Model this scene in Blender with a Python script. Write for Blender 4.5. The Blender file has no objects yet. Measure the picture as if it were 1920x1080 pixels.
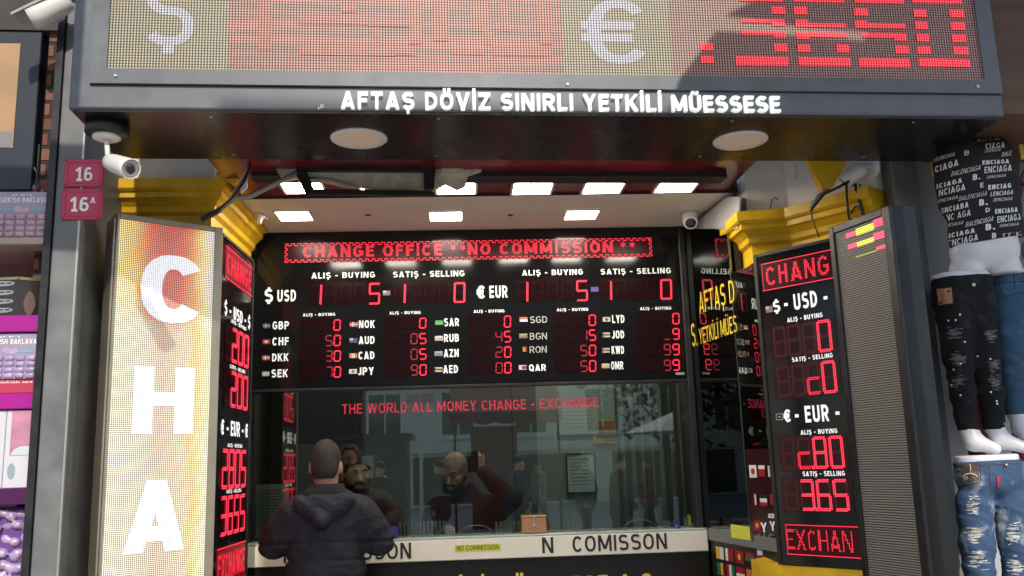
import bpy, math, random
import numpy as np
from mathutils import Vector, Matrix
random.seed(7); RNG = np.random.RandomState(3)
R = math.radians
scene = bpy.context.scene
COL = scene.collection

# ------------------------------------------------------------------ camera
FPX, PITCH, YAW, ROLL = 1718.36, R(10.9053), R(3.53025), R(-1.76845)
F = np.array([math.sin(YAW)*math.cos(PITCH), math.cos(YAW)*math.cos(PITCH), math.sin(PITCH)])
RT = np.array([math.cos(YAW), -math.sin(YAW), 0.]); UP = np.cross(RT, F)
CA = math.cos(ROLL)*RT + math.sin(ROLL)*UP; CB = -math.sin(ROLL)*RT + math.cos(ROLL)*UP
CAM = np.array([0., 0., 1.6])
cd = bpy.data.cameras.new("camera"); cam = bpy.data.objects.new("camera", cd); COL.objects.link(cam)
cd.sensor_width = 36; cd.lens = 36*FPX/1920; cd.clip_end = 500; cd.clip_start = 0.05
cam.matrix_world = Matrix(((CA[0], CB[0], -F[0], CAM[0]), (CA[1], CB[1], -F[1], CAM[1]), (CA[2], CB[2], -F[2], CAM[2]), (0, 0, 0, 1)))
scene.camera = cam

# ------------------------------------------------------------------ light
SUN_EL, SUN_AZ = R(35.5), R(6)           # azimuth: from straight behind the camera, + to the right
SUN = Vector((math.sin(SUN_AZ)*math.cos(SUN_EL), -math.cos(SUN_AZ)*math.cos(SUN_EL), math.sin(SUN_EL)))
w = bpy.data.worlds.new("World"); scene.world = w; w.use_nodes = True
nt = w.node_tree; sky = nt.nodes.new("ShaderNodeTexSky"); sky.sky_type = 'NISHITA'; sky.sun_disc = False
sky.sun_elevation = SUN_EL; sky.sun_rotation = R(180)-SUN_AZ
nt.links.new(sky.outputs[0], nt.nodes["Background"].inputs[0]); nt.nodes["Background"].inputs[1].default_value = 0.15
sl = bpy.data.lights.new("sun", 'SUN'); sl.energy = 2.7; sl.angle = R(0.5); sl.color = (1, .93, .82)
so = bpy.data.objects.new("sun", sl); COL.objects.link(so); so.rotation_euler = SUN.to_track_quat('Z', 'Y').to_euler(); so.location = (0, -5, 12)
vs = scene.view_settings; vs.view_transform = 'Standard'; vs.look = 'None'; vs.exposure = 0.38; vs.gamma = 1
scene.cycles.max_bounces = 8; scene.cycles.glossy_bounces = 5; scene.cycles.transparent_max_bounces = 12
scene.cycles.use_denoising = True

# ------------------------------------------------------------------ planes and rays
def ray(px, py): return F + (px-960)/FPX*CA - (py-540)/FPX*CB
def atY(px, py, Y): d = ray(px, py); return CAM + d*(Y/d[1])
class Plane:
    """vertical plane through (x,y), horizontal direction ang; n points to the viewer"""
    def __init__(s, x, y, ang):
        a = R(ang); s.o = np.array([x, y, 0.]); s.u = np.array([math.cos(a), math.sin(a), 0.]); s.n = np.array([math.sin(a), -math.cos(a), 0.])
    def uv(s, px, py):
        d = ray(px, py); t = ((s.o-CAM)@s.n)/(d@s.n); p = CAM+d*t
        return (p-s.o)@s.u, p[2]
    def P(s, u, z, d=0.): return s.o + s.u*u + s.n*d + np.array([0, 0, z])
    def off(s, d):
        q = Plane(0, 0, 0); q.o = s.o+s.n*d; q.u = s.u; q.n = s.n; return q

# ------------------------------------------------------------------ materials
def lin(c):
    o = []
    for v in c[:3]:
        v = v/255.; o.append(v/12.92 if v <= .04045 else ((v+.055)/1.055)**2.4)
    return tuple(o)
MATS = {}
def mat(name, col, rough=.5, metal=0., spec=.5, var=0., vscale=8., bump=0., bscale=60., emis=None, estr=0., coat=0., stretch=None, rvar=0.):
    if name in MATS: return MATS[name]
    m = bpy.data.materials.new(name); m.use_nodes = True; n = m.node_tree.nodes; l = m.node_tree.links; b = n["Principled BSDF"]
    b.inputs["Base Color"].default_value = (*col, 1); b.inputs["Roughness"].default_value = rough; b.inputs["Metallic"].default_value = metal
    b.inputs["Specular IOR Level"].default_value = spec; b.inputs["Coat Weight"].default_value = coat
    tc = n.new("ShaderNodeTexCoord"); src = tc.outputs["Object"]
    if stretch:
        mp = n.new("ShaderNodeMapping"); mp.inputs["Scale"].default_value = stretch; l.new(src, mp.inputs[0]); src = mp.outputs[0]
    if var or rvar:
        t = n.new("ShaderNodeTexNoise"); t.inputs["Scale"].default_value = vscale; t.inputs["Detail"].default_value = 6; l.new(src, t.inputs["Vector"])
        if var:
            mr = n.new("ShaderNodeMapRange"); mr.inputs[1].default_value = .3; mr.inputs[2].default_value = .7; mr.inputs[3].default_value = 1-var; mr.inputs[4].default_value = 1+var
            l.new(t.outputs[0], mr.inputs[0])
            mx = n.new("ShaderNodeVectorMath"); mx.operation = 'SCALE'; mx.inputs[0].default_value = col; l.new(mr.outputs[0], mx.inputs["Scale"]); l.new(mx.outputs[0], b.inputs["Base Color"])
        if rvar:
            m2 = n.new("ShaderNodeMapRange"); m2.inputs[1].default_value = .3; m2.inputs[2].default_value = .7; m2.inputs[3].default_value = max(.02, rough-rvar); m2.inputs[4].default_value = rough+rvar
            l.new(t.outputs[0], m2.inputs[0]); l.new(m2.outputs[0], b.inputs["Roughness"])
    if bump:
        t2 = n.new("ShaderNodeTexNoise"); t2.inputs["Scale"].default_value = bscale; t2.inputs["Detail"].default_value = 4; l.new(src, t2.inputs["Vector"])
        bp = n.new("ShaderNodeBump"); bp.inputs["Strength"].default_value = bump; bp.inputs["Distance"].default_value = .01; l.new(t2.outputs[0], bp.inputs["Height"]); l.new(bp.outputs[0], b.inputs["Normal"])
    if emis:
        b.inputs["Emission Color"].default_value = (*emis, 1); b.inputs["Emission Strength"].default_value = estr
    MATS[name] = m; return m

def math_node(n, l, op, a, b=None):
    k = n.new("ShaderNodeMath"); k.operation = op
    for i, v in enumerate((a, b)):
        if v is None: continue
        if isinstance(v, (int, float)): k.inputs[i].default_value = v
        else: l.new(v, k.inputs[i])
    return k.outputs[0]
def ramp(n, l, fac, stops):
    r = n.new("ShaderNodeValToRGB"); e = r.color_ramp.elements
    while len(e) < len(stops): e.new(.5)
    for k, (p, c) in zip(e, stops): k.position = p; k.color = (*c, 1)
    if fac is not None: l.new(fac, r.inputs[0])
    return r.outputs[0]
def led_mat(name, pitch, bead, gap, emis=None, estr=0., rad=.36, grad=None, noise=None, rough=.45, squash=1., xs=1.):
    """LED module face: round beads on a dark mask in a grid of the UV metres; lit beads give off light"""
    if name in MATS: return MATS[name]
    m = bpy.data.materials.new(name); m.use_nodes = True; n = m.node_tree.nodes; l = m.node_tree.links; b = n["Principled BSDF"]
    uv = n.new("ShaderNodeUVMap"); sp = n.new("ShaderNodeSeparateXYZ"); l.new(uv.outputs[0], sp.inputs[0])
    fx = math_node(n, l, 'SUBTRACT', math_node(n, l, 'FRACT', math_node(n, l, 'DIVIDE', sp.outputs[0], pitch)), .5)
    if xs != 1.: fx = math_node(n, l, 'MULTIPLY', fx, xs)
    fy = math_node(n, l, 'MULTIPLY', math_node(n, l, 'SUBTRACT', math_node(n, l, 'FRACT', math_node(n, l, 'DIVIDE', sp.outputs[1], pitch)), .5), squash)
    r2 = math_node(n, l, 'SQRT', math_node(n, l, 'ADD', math_node(n, l, 'MULTIPLY', fx, fx), math_node(n, l, 'MULTIPLY', fy, fy)))
    mr = n.new("ShaderNodeMapRange"); l.new(r2, mr.inputs[0]); mr.inputs[1].default_value = rad-.06; mr.inputs[2].default_value = rad+.06; mr.inputs[3].default_value = 1; mr.inputs[4].default_value = 0
    mask = mr.outputs[0]
    mx = n.new("ShaderNodeMix"); mx.data_type = 'RGBA'; l.new(mask, mx.inputs[0]); mx.inputs[6].default_value = (*gap, 1); mx.inputs[7].default_value = (*bead, 1)
    # each module a little lighter or darker than the next
    wn = n.new("ShaderNodeTexNoise"); wn.inputs["Scale"].default_value = 7; l.new(uv.outputs[0], wn.inputs[0])
    l.new(mx.outputs[2], b.inputs["Base Color"]); b.inputs["Roughness"].default_value = rough
    bp = n.new("ShaderNodeBump"); bp.inputs["Strength"].default_value = .6; bp.inputs["Distance"].default_value = .004; l.new(mask, bp.inputs["Height"]); l.new(bp.outputs[0], b.inputs["Normal"])
    if emis is not None or grad:
        if grad:
            (u0, u1, ra), (z0, z1, rb), zmix = grad
            nz = n.new("ShaderNodeTexNoise"); nz.inputs["Scale"].default_value = 5; l.new(uv.outputs[0], nz.inputs[0])
            wob = math_node(n, l, 'MULTIPLY', math_node(n, l, 'SUBTRACT', nz.outputs[0], .5), .22)
            fu = math_node(n, l, 'ADD', math_node(n, l, 'DIVIDE', math_node(n, l, 'SUBTRACT', sp.outputs[0], u0), u1-u0), wob)
            fz = math_node(n, l, 'DIVIDE', math_node(n, l, 'SUBTRACT', sp.outputs[1], z0), z1-z0)
            A = ramp(n, l, fu, ra); B = ramp(n, l, fu, rb); Z = ramp(n, l, math_node(n, l, 'ADD', fz, wob), zmix)
            mm = n.new("ShaderNodeMix"); mm.data_type = 'RGBA'; l.new(Z, mm.inputs[0]); l.new(B, mm.inputs[6]); l.new(A, mm.inputs[7]); ecol = mm.outputs[2]
        else:
            rg = n.new("ShaderNodeRGB"); rg.outputs[0].default_value = (*emis, 1); ecol = rg.outputs[0]
        l.new(ecol, b.inputs["Emission Color"])
        es = math_node(n, l, 'MULTIPLY', mask, estr)
        if noise:
            sc, lo, hi = noise
            tn = n.new("ShaderNodeTexNoise"); tn.inputs["Scale"].default_value = 1; mp = n.new("ShaderNodeMapping"); mp.inputs["Scale"].default_value = sc; l.new(uv.outputs[0], mp.inputs[0]); l.new(mp.outputs[0], tn.inputs[0])
            m3 = n.new("ShaderNodeMapRange"); l.new(tn.outputs[0], m3.inputs[0]); m3.inputs[1].default_value = .42; m3.inputs[2].default_value = .68; m3.inputs[3].default_value = lo; m3.inputs[4].default_value = hi
            es = math_node(n, l, 'MULTIPLY', es, m3.outputs[0])
        l.new(es, b.inputs["Emission Strength"])
    MATS[name] = m; return m
def glass_mat(name, tint, ior, refl_tint=(1, 1, 1)):
    m = bpy.data.materials.new(name); m.use_nodes = True; n = m.node_tree.nodes; l = m.node_tree.links
    for k in list(n):
        if k.type != 'OUTPUT_MATERIAL': n.remove(k)
    t = n.new("ShaderNodeBsdfTransparent"); t.inputs[0].default_value = (*tint, 1); g = n.new("ShaderNodeBsdfGlossy"); g.inputs["Roughness"].default_value = .012; g.inputs[0].default_value = (*refl_tint, 1)
    f = n.new("ShaderNodeFresnel"); f.inputs[0].default_value = ior; mx = n.new("ShaderNodeMixShader")
    l.new(f.outputs[0], mx.inputs[0]); l.new(t.outputs[0], mx.inputs[1]); l.new(g.outputs[0], mx.inputs[2])
    l.new(mx.outputs[0], [k for k in n if k.type == 'OUTPUT_MATERIAL'][0].inputs[0]); MATS[name] = m; return m

# ------------------------------------------------------------------ mesh collector
class MB:
    def __init__(s): s.v = []; s.f = []; s.uv = []; s.mi = []; s.sm = []; s.cur = 0; s.smooth = False
    def add(s, pts, faces, uvs=None):
        b = len(s.v); s.v += [tuple(map(float, p)) for p in pts]; s.uv += list(uvs) if uvs else [(p[0], p[2]) for p in pts]
        for f in faces: s.f.append(tuple(b+i for i in f)); s.mi.append(s.cur); s.sm.append(s.smooth)
        return s
    def m(s, i): s.cur = i; return s
    def quad(s, pl, u0, u1, z0, z1, d=0.):
        return s.add([pl.P(u0, z0, d), pl.P(u1, z0, d), pl.P(u1, z1, d), pl.P(u0, z1, d)], [(0, 1, 2, 3)], [(u0, z0), (u1, z0), (u1, z1), (u0, z1)])
    def prism(s, pl, poly, d0, d1):
        """2-D outline on a plane, from depth d0 (back) to d1 (front)"""
        n = len(poly); a = sum(poly[i][0]*poly[(i+1) % n][1]-poly[(i+1) % n][0]*poly[i][1] for i in range(n))
        if a < 0: poly = poly[::-1]
        pts = [pl.P(u, z, d1) for u, z in poly]+[pl.P(u, z, d0) for u, z in poly]
        fs = [tuple(range(n)), tuple(range(2*n-1, n-1, -1))]+[(i, n+i, n+(i+1) % n, (i+1) % n) for i in range(n)]
        return s.add(pts, fs, list(poly)*2)
    def box(s, pl, u0, u1, z0, z1, d0, d1, bev=0.):
        if bev <= 0: return s.prism(pl, [(u0, z0), (u1, z0), (u1, z1), (u0, z1)], d0, d1)
        b = bev
        pts = []
        for u, z, iu, iz in ((u0, z0, 1, 1), (u1, z0, -1, 1), (u1, z1, -1, -1), (u0, z1, 1, -1)):
            pts.append((u, z, iu, iz))
        V = [pl.P(u, z, d0) for u, z, _, _ in pts]+[pl.P(u, z, d1-b) for u, z, _, _ in pts]+[pl.P(u+iu*b, z+iz*b, d1) for u, z, iu, iz in pts]
        U = [(u, z) for u, z, _, _ in pts]*3
        fs = [(3, 2, 1, 0), (8, 9, 10, 11)]
        for k in (0, 4):
            for i in range(4): fs.append((k+i, k+(i+1) % 4, k+4+(i+1) % 4, k+4+i))
        return s.add(V, fs, U)
    def wbox(s, x0, x1, y0, y1, z0, z1): return s.prism(Plane(0, y0, 0), [(x0, z0), (x1, z0), (x1, z1), (x0, z1)], -(y1-y0), 0)
    def tube(s, pts, r, seg=8, caps=True):
        pts = [np.array(p, float) for p in pts]; n = len(pts); rs = r if isinstance(r, (list, tuple)) else [r]*n
        t0 = pts[1]-pts[0]; ref = np.array([0, 0, 1.]) if abs(t0[2]) < .9*np.linalg.norm(t0) else np.array([1., 0, 0])
        V = []; pa = np.cross(t0, ref); pa /= np.linalg.norm(pa)
        for i, p in enumerate(pts):
            t = pts[min(i+1, n-1)]-pts[max(i-1, 0)]; t = t/np.linalg.norm(t)
            pa = pa-t*(pa@t); pa /= np.linalg.norm(pa); pb = np.cross(t, pa)
            V += [p+rs[i]*(math.cos(2*math.pi*k/seg)*pa+math.sin(2*math.pi*k/seg)*pb) for k in range(seg)]
        fs = [(i*seg+k, i*seg+(k+1) % seg, (i+1)*seg+(k+1) % seg, (i+1)*seg+k) for i in range(n-1) for k in range(seg)]
        if caps: fs += [tuple(range(seg))[::-1], tuple(range((n-1)*seg, n*seg))]
        sm = s.smooth; s.smooth = True; s.add(V, fs); s.smooth = sm; return s
    def lathe(s, c, axis, prof, seg=24):
        """prof: list of (distance along axis, radius)"""
        axis = np.array(axis, float); axis /= np.linalg.norm(axis); c = np.array(c, float)
        ref = np.array([0, 0, 1.]) if abs(axis[2]) < .9 else np.array([1., 0, 0]); a = np.cross(axis, ref); a /= np.linalg.norm(a); b = np.cross(axis, a)
        V = [c+axis*t+max(r, 1e-4)*(math.cos(2*math.pi*k/seg)*a+math.sin(2*math.pi*k/seg)*b) for t, r in prof for k in range(seg)]
        n = len(prof); fs = [(i*seg+k, i*seg+(k+1) % seg, (i+1)*seg+(k+1) % seg, (i+1)*seg+k) for i in range(n-1) for k in range(seg)]
        fs += [tuple(range(seg))[::-1], tuple(range((n-1)*seg, n*seg))]
        return s.add(V, fs)
    def build(s, name, mats, parent=None, smooth=False, **tags):
        if not s.v: return None
        if not isinstance(mats, (list, tuple)): mats = [mats]
        V = np.array(s.v); me = bpy.data.meshes.new(name)
        if parent is None: org = np.array([(V[:, 0].min()+V[:, 0].max())/2, (V[:, 1].min()+V[:, 1].max())/2, V[:, 2].min()])
        else: org = np.array(world_loc(parent))
        me.from_pydata((V-org).tolist(), [], s.f)
        for m_ in mats: me.materials.append(m_)
        me.polygons.foreach_set("material_index", s.mi)
        me.polygons.foreach_set("use_smooth", [bool(x or smooth) for x in s.sm])
        ul = me.uv_layers.new(name="UVMap"); li = np.zeros(len(me.loops), dtype=np.int32); me.loops.foreach_get("vertex_index", li)
        ul.data.foreach_set("uv", np.array(s.uv, dtype=np.float32)[li].ravel()); me.update()
        o = bpy.data.objects.new(name, me); COL.objects.link(o)
        if parent is None: o.location = org
        else: o.parent = parent
        return tag(o, **tags)
def world_loc(o):
    v = Vector((0, 0, 0))
    while o is not None: v = v+o.location; o = o.parent
    return v
def tag(o, label=None, cat=None, group=None, kind=None):
    if label: o["label"] = label
    if cat: o["category"] = cat
    if group: o["group"] = group
    if kind: o["kind"] = kind
    return o
def thing(name, label, cat, loc=(0, 0, 0), group=None):
    o = bpy.data.objects.new(name, None); COL.objects.link(o); o.location = [float(x) for x in loc]; o.empty_display_size = .1
    return tag(o, label, cat, group)
def copy_tree(o, parent=None):
    c = o.copy(); COL.objects.link(c); c.parent = parent
    for ch in [k for k in bpy.data.objects if k.parent == o]: copy_tree(ch, c)
    return c
def struct(mb, name, m): return mb.build(name, m, kind="structure")

# ------------------------------------------------------------------ lettering
def arc(cx, cy, rx, ry, a0, a1, n=8, p=.86):
    o = []
    for a in np.linspace(R(a0), R(a1), n+1):
        c, s_ = math.cos(a), math.sin(a); o.append((cx+rx*math.copysign(abs(c)**p, c), cy+ry*math.copysign(abs(s_)**p, s_)))
    return o
def glyph(ch, t):
    """stroke drawing of one capital: width, centre-line strokes, slanted bars (cut level at both ends)"""
    L, B, T = t/2, t/2, 1-t/2; W = {'I': t, 'İ': t, '1': .42, '.': t*1.1, '-': .36, '*': .42, ' ': .26, 'M': .86, 'W': 1.0, 'A': .72, 'V': .72, 'Y': .70, 'X': .70, 'L': .52, 'E': .55, 'F': .53, 'J': .48, 'T': .62, 'N': .68, 'O': .70, 'Ö': .70, 'G': .68, 'Q': .70, 'K': .68, '$': .60, '€': .62, '6': .58}
    w = W.get(ch, .64); Rr = w-t/2; h = t*1.12; S, D = [], []; cx = w/2; base = {'Ş': 'S', 'Ö': 'O', 'Ü': 'U', 'İ': 'I'}.get(ch, ch)
    def bowl(y1, y0, r0): r = (y1-y0)/2; return [(L, y1), (r0-min(r, r0-L), y1)]+arc(r0-min(r, r0-L), (y0+y1)/2, min(r, r0-L), r, 80, -80, 6, 1)+[(r0-min(r, r0-L), y0), (L, y0)]
    st = lambda x_: S.append([(x_, 0), (x_, 1)])
    if base == 'A': D += [(h/2, 0, cx, 1), (w-h/2, 0, cx, 1)]; S.append([(w*.22, .25), (w*.78, .25)])
    elif base == 'B': st(L); S += [bowl(T, .52, Rr-.03), bowl(.52, B, Rr)]
    elif base in 'CG€':
        S.append(arc(cx, .5, cx-L, .5-B, 38, 322, 16))
        if base == 'G': S.append([(cx+.02, .46), (Rr, .46), (Rr, .16)])
        if base == '€': S += [[(-.06, .59), (w*.75, .59)], [(-.06, .40), (w*.72, .40)]]
    elif base == 'D': st(L); r = .34; S.append([(L, T), (Rr-r+.02, T)]+arc(Rr-r+.02, .5, r-.02, .5-B, 85, -85, 8, .9)+[(Rr-r+.02, B), (L, B)])
    elif base in 'EF':
        st(L); S += [[(L, T), (w, T)], [(L, .52), (w*.92, .52)]]
        if base == 'E': S.append([(L, B), (w, B)])
    elif base == 'H': st(L); st(Rr); S.append([(L, .52), (Rr, .52)])
    elif base == 'I': st(L)
    elif base == 'J': S.append([(Rr, 1), (Rr, .28)]+arc(cx, .28, cx-L, .28-B, 0, -165, 8))
    elif base == 'K': st(L); D += [(L+.02, .36, w-h/2, 1), (w-h/2, 0, L+.20, .56)]
    elif base == 'L': st(L); S.append([(L, B), (w, B)])
    elif base == 'M': st(L); st(Rr); D += [(cx, .12, L+.02, 1), (cx, .12, Rr-.02, 1)]
    elif base == 'N': st(L); st(Rr); D.append((Rr-.02, 0, L+.02, 1))
    elif base in 'OQ':
        S.append(arc(cx, .5, cx-L, .5-B, 90, 450, 24))
        if base == 'Q': D.append((w-h/2+.03, -.04, cx+.06, .32))
    elif base in 'PR':
        st(L); S.append(bowl(T, .45, Rr))
        if base == 'R': D.append((w-h/2+.02, 0, cx+.0, .47))
    elif base in 'S$':
        r1 = (T-.52)/2; r2 = (.52-B)/2; S.append(arc(cx, T-r1, cx-L-.01, r1, 28, 262, 12)+arc(cx, B+r2, cx-L, r2, 82, -152, 12))
        if base == '$': S += [[(cx, .96), (cx, 1.12)], [(cx, -.12), (cx, .04)]]
    elif base == 'T': S += [[(0, T), (w, T)], [(cx, 0), (cx, 1-t*.5)]]
    elif base == 'U': S.append([(L, 1), (L, .32)]+arc(cx, .32, cx-L, .32-B, 180, 360, 10)+[(Rr, .32), (Rr, 1)])
    elif base == 'V': D += [(cx, 0, h/2, 1), (cx, 0, w-h/2, 1)]
    elif base == 'W': D += [(w*.27, 0, h/2, 1), (w*.27, 0, cx, 1), (w*.73, 0, cx, 1), (w*.73, 0, w-h/2, 1)]
    elif base == 'X': D += [(h/2, 0, w-h/2, 1), (w-h/2, 0, h/2, 1)]
    elif base == 'Y': D += [(cx, .40, h/2, 1), (cx, .40, w-h/2, 1)]; S.append([(cx, 0), (cx, .45)])
    elif base == 'Z': S += [[(0, T), (w, T)], [(0, B), (w, B)]]; D.append((h*.55, B, w-h*.55, T))
    elif base == '1': S += [[(w*.66, 0), (w*.66, 1)], [(w*.64, .93), (w*.04, .70)], [(w*.2, t*.4), (w*1.12, t*.4)]]
    elif base == '6': S += [arc(cx, .32, cx-L, .32-B, 90, 450, 20), arc(cx, .5, cx-L, .5-B, 52, 180, 8)+[(L, .34)]]
    elif base == '-': S.append([(0, .44), (w, .44)])
    elif base == '.': S.append([(0, t*.55), (w, t*.55)])
    elif base == '+': S += [[(0, .45), (w, .45)], [(cx, .2), (cx, .7)]]
    d = t*.95
    if ch == 'Ş': S.append([(cx, 0), (cx, -.10), (cx+.07, -.13), (cx+.06, -.22), (cx-.08, -.22)]) if t < .12 else S.append([(cx-.02, -.02), (cx-.02, -.24)])
    if ch in 'ÖÜ': S += [[(cx-.2, 1.17), (cx-.2+d, 1.17)], [(cx+.2-d, 1.17), (cx+.2, 1.17)]]
    if ch == 'İ': S.append([(cx-d/2, 1.18), (cx+d/2, 1.18)])
    return w, S, D, h
def glyph_mesh(s, bold=0., ext=0., res=3, shear=0., only=None):
    t = .125+2.3*bold; x = 0.; Q = []
    for ci, ch in enumerate(s):
        w, S, D, h = glyph(ch, t); q0 = len(Q)
        for P in S:
            P = [np.array(p) for p in P]; n = len(P); A, Bv = [], []; closed = n > 3 and np.linalg.norm(P[0]-P[-1]) < 1e-6
            for i in range(n):
                d0 = P[i]-P[i-1] if i else (P[-1]-P[-2] if closed else P[1]-P[0]); d1 = P[i+1]-P[i] if i < n-1 else (P[1]-P[0] if closed else P[-1]-P[-2])
                d0 = d0/(np.linalg.norm(d0)+1e-9); d1 = d1/(np.linalg.norm(d1)+1e-9); n0, n1 = np.array([-d0[1], d0[0]]), np.array([-d1[1], d1[0]]); m = n0+n1; q = m@n0
                m = m/q if q > .5 else n1
                A.append(P[i]+m*t/2); Bv.append(P[i]-m*t/2)
            Q.append((x, [(A[i], Bv[i], Bv[i+1], A[i+1]) for i in range(n-1)]))
        for xa, ya, xb, yb in D: Q.append((x, [((xa-h/2, ya), (xa+h/2, ya), (xb+h/2, yb), (xb-h/2, yb))]))
        x += w+.10+t*.35
        if only and not only[0] <= ci < only[1]: Q = Q[:q0]
    V, Fc = [], []; k = 0
    for ox, quads in Q:
        k += 1; e = (k % 5)*.03
        for q in quads:
            b = len(V); P = [(p[0]+ox+shear*p[1], p[1]) for p in q]; ar = sum(P[i][0]*P[(i+1) % 4][1]-P[(i+1) % 4][0]*P[i][1] for i in range(4))
            if ar < 0: P = P[::-1]
            if ext: V += [(p[0], p[1], 1.-e) for p in P]+[(p[0], p[1], -1.) for p in P]; Fc += [(b, b+1, b+2, b+3)]+[(b+i, b+4+i, b+4+(i+1) % 4, b+(i+1) % 4) for i in range(4)]
            else: V += [(p[0], p[1], e) for p in P]; Fc.append((b, b+1, b+2, b+3))
    return np.array(V), Fc
def cap_h(bold): return 0., 1.
def text(mb, pl, s, u0, u1, z0, h, d=.002, bold=.0, ext=0., flip=False, shear=0., res=3, slope=0., only=None):
    """string s between u0 and u1, baseline z0, capital height h, lying d in front of the plane"""
    v, f = glyph_mesh(s, bold, 1. if ext else 0., res, shear); lo, hi = cap_h(bold)
    xa, xb = v[:, 0].min(), v[:, 0].max()
    if only: v, f = glyph_mesh(s, bold, 1. if ext else 0., res, shear, only)
    x = (v[:, 0]-xa)/(xb-xa); y = (v[:, 1]-lo)/(hi-lo)*h
    if flip: x = 1-x; f = [q[::-1] for q in f]
    uv = [(u0+a*(u1-u0), z0+b+slope*a*(u1-u0)) for a, b in zip(x, y)]
    mb.add([pl.P(u, z, d+(ext*(k+1)/2 if ext else k*.008)) for (u, z), k in zip(uv, v[:, 2])], f, uv); return mb
def textpx(mb, pl, s, a, b, hpx, **kw):
    """as text(), measured on the photograph: a, b baseline ends, hpx height of a capital"""
    ua, za = pl.uv(*a); ub, zb = pl.uv(*b); _, zt = pl.uv(a[0], a[1]-hpx)
    return text(mb, pl, s, ua, ub, (za+zb)/2, zt-za, **kw)
def words(pl, s, a, b, hpx, m, parent, **kw):
    i = 0
    for wd in s.split(' '):
        mb = MB(); textpx(mb, pl, s, a, b, hpx, only=(i, i+len(wd)), **kw); mb.build("lettering", m, parent); i += len(wd)+1
SEG = {'0': 'abcdef', '1': 'bc', '2': 'abged', '3': 'abgcd', '4': 'fgbc', '5': 'afgcd', '6': 'afgedc', '7': 'abc', '8': 'abcdefg', '9': 'abfgcd', ' ': '', 'c': 'ged', '_': 'd', '-': 'g'}
def seg_lines(u, z, w, h, sl):
    P = lambda x, y: (u+x*w+sl*(y-.5)*h, z+y*h)
    return {'a': (P(0, 1), P(1, 1)), 'b': (P(1, 1), P(1, .5)), 'c': (P(1, .5), P(1, 0)), 'd': (P(0, 0), P(1, 0)), 'e': (P(0, .5), P(0, 0)), 'f': (P(0, 1), P(0, .5)), 'g': (P(0, .5), P(1, .5))}
def seg7(mb, pl, ch, u, z, w, h, th, d=.003, sl=.06, off=False, gap=.14):
    L = seg_lines(u, z, w, h, sl); want = SEG[ch] if not off else ''.join(k for k in 'abcdefg' if k not in SEG[ch])
    for k in want:
        (x0, y0), (x1, y1) = L[k]; dx, dy = x1-x0, y1-y0; n = math.hypot(dx, dy); tx, ty = dx/n, dy/n; nx, ny = -ty*th/2, tx*th/2; g = th*gap
        a = (x0+tx*g, y0+ty*g); b = (x1-tx*g, y1-ty*g); e = th/2
        poly = [a, (a[0]+tx*e-nx, a[1]+ty*e-ny), (b[0]-tx*e-nx, b[1]-ty*e-ny), b, (b[0]-tx*e+nx, b[1]-ty*e+ny), (a[0]+tx*e+nx, a[1]+ty*e+ny)]
        mb.add([pl.P(p, q, d) for p, q in poly], [tuple(range(6))], poly)
def dot(mb, pl, u, z, r, d, n=6):
    q = [(u+r*math.cos(2*math.pi*k/n), z+r*math.sin(2*math.pi*k/n)) for k in range(n)]; mb.add([pl.P(a, b, d) for a, b in q], [tuple(range(n))], q)
def seg7dots(mb, pl, ch, u, z, w, h, th, d=.003, sl=0., nd=7, rows=2, off=False, r=None):
    L = seg_lines(u, z, w, h, sl); want = SEG[ch] if not off else ''.join(k for k in 'abcdefg' if k not in SEG[ch])
    for k in want:
        (x0, y0), (x1, y1) = L[k]; dx, dy = x1-x0, y1-y0; n = math.hypot(dx, dy); nx, ny = -dy/n, dx/n
        m = max(4, int(round(nd*n/(h*.5))))
        for q in range(rows):
            o = (q-(rows-1)/2)*th
            for i in range(m):
                t = (i+.5+(.25 if q % 2 else -.25))/m
                dot(mb, pl, x0+dx*t+nx*o, y0+dy*t+ny*o, r or th*.42, d)
def dot_text(mb, pl, s, u0, u1, z0, h, pitch, r, d=.003, bold=.02):
    """lettering of a running LED display: one dot per lamp that falls inside the letters"""
    v, f = glyph_mesh(s, bold, 0, 2); lo, hi = cap_h(bold); xa, xb = v[:, 0].min(), v[:, 0].max()
    P = np.stack([u0+(v[:, 0]-xa)/(xb-xa)*(u1-u0), z0+(v[:, 1]-lo)/(hi-lo)*h], 1)
    gu = np.arange(u0+pitch/2, u1+pitch/2, pitch); gz = np.arange(z0+pitch/2, z0+h+pitch/2, pitch); G = np.stack(np.meshgrid(gu, gz), -1).reshape(-1, 2); ins = np.zeros(len(G), bool)
    for q in f:
        for i in range(1, len(q)-1):
            a, b, c = P[q[0]], P[q[i]], P[q[i+1]]
            cr = lambda p, q2: (q2[0]-p[0])*(G[:, 1]-p[1])-(q2[1]-p[1])*(G[:, 0]-p[0])
            s1, s2, s3 = cr(a, b), cr(b, c), cr(c, a); ins |= ((s1 >= 0) & (s2 >= 0) & (s3 >= 0)) | ((s1 <= 0) & (s2 <= 0) & (s3 <= 0))
    for u, z in G[ins]: dot(mb, pl, u, z, r, d, 5)

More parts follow.
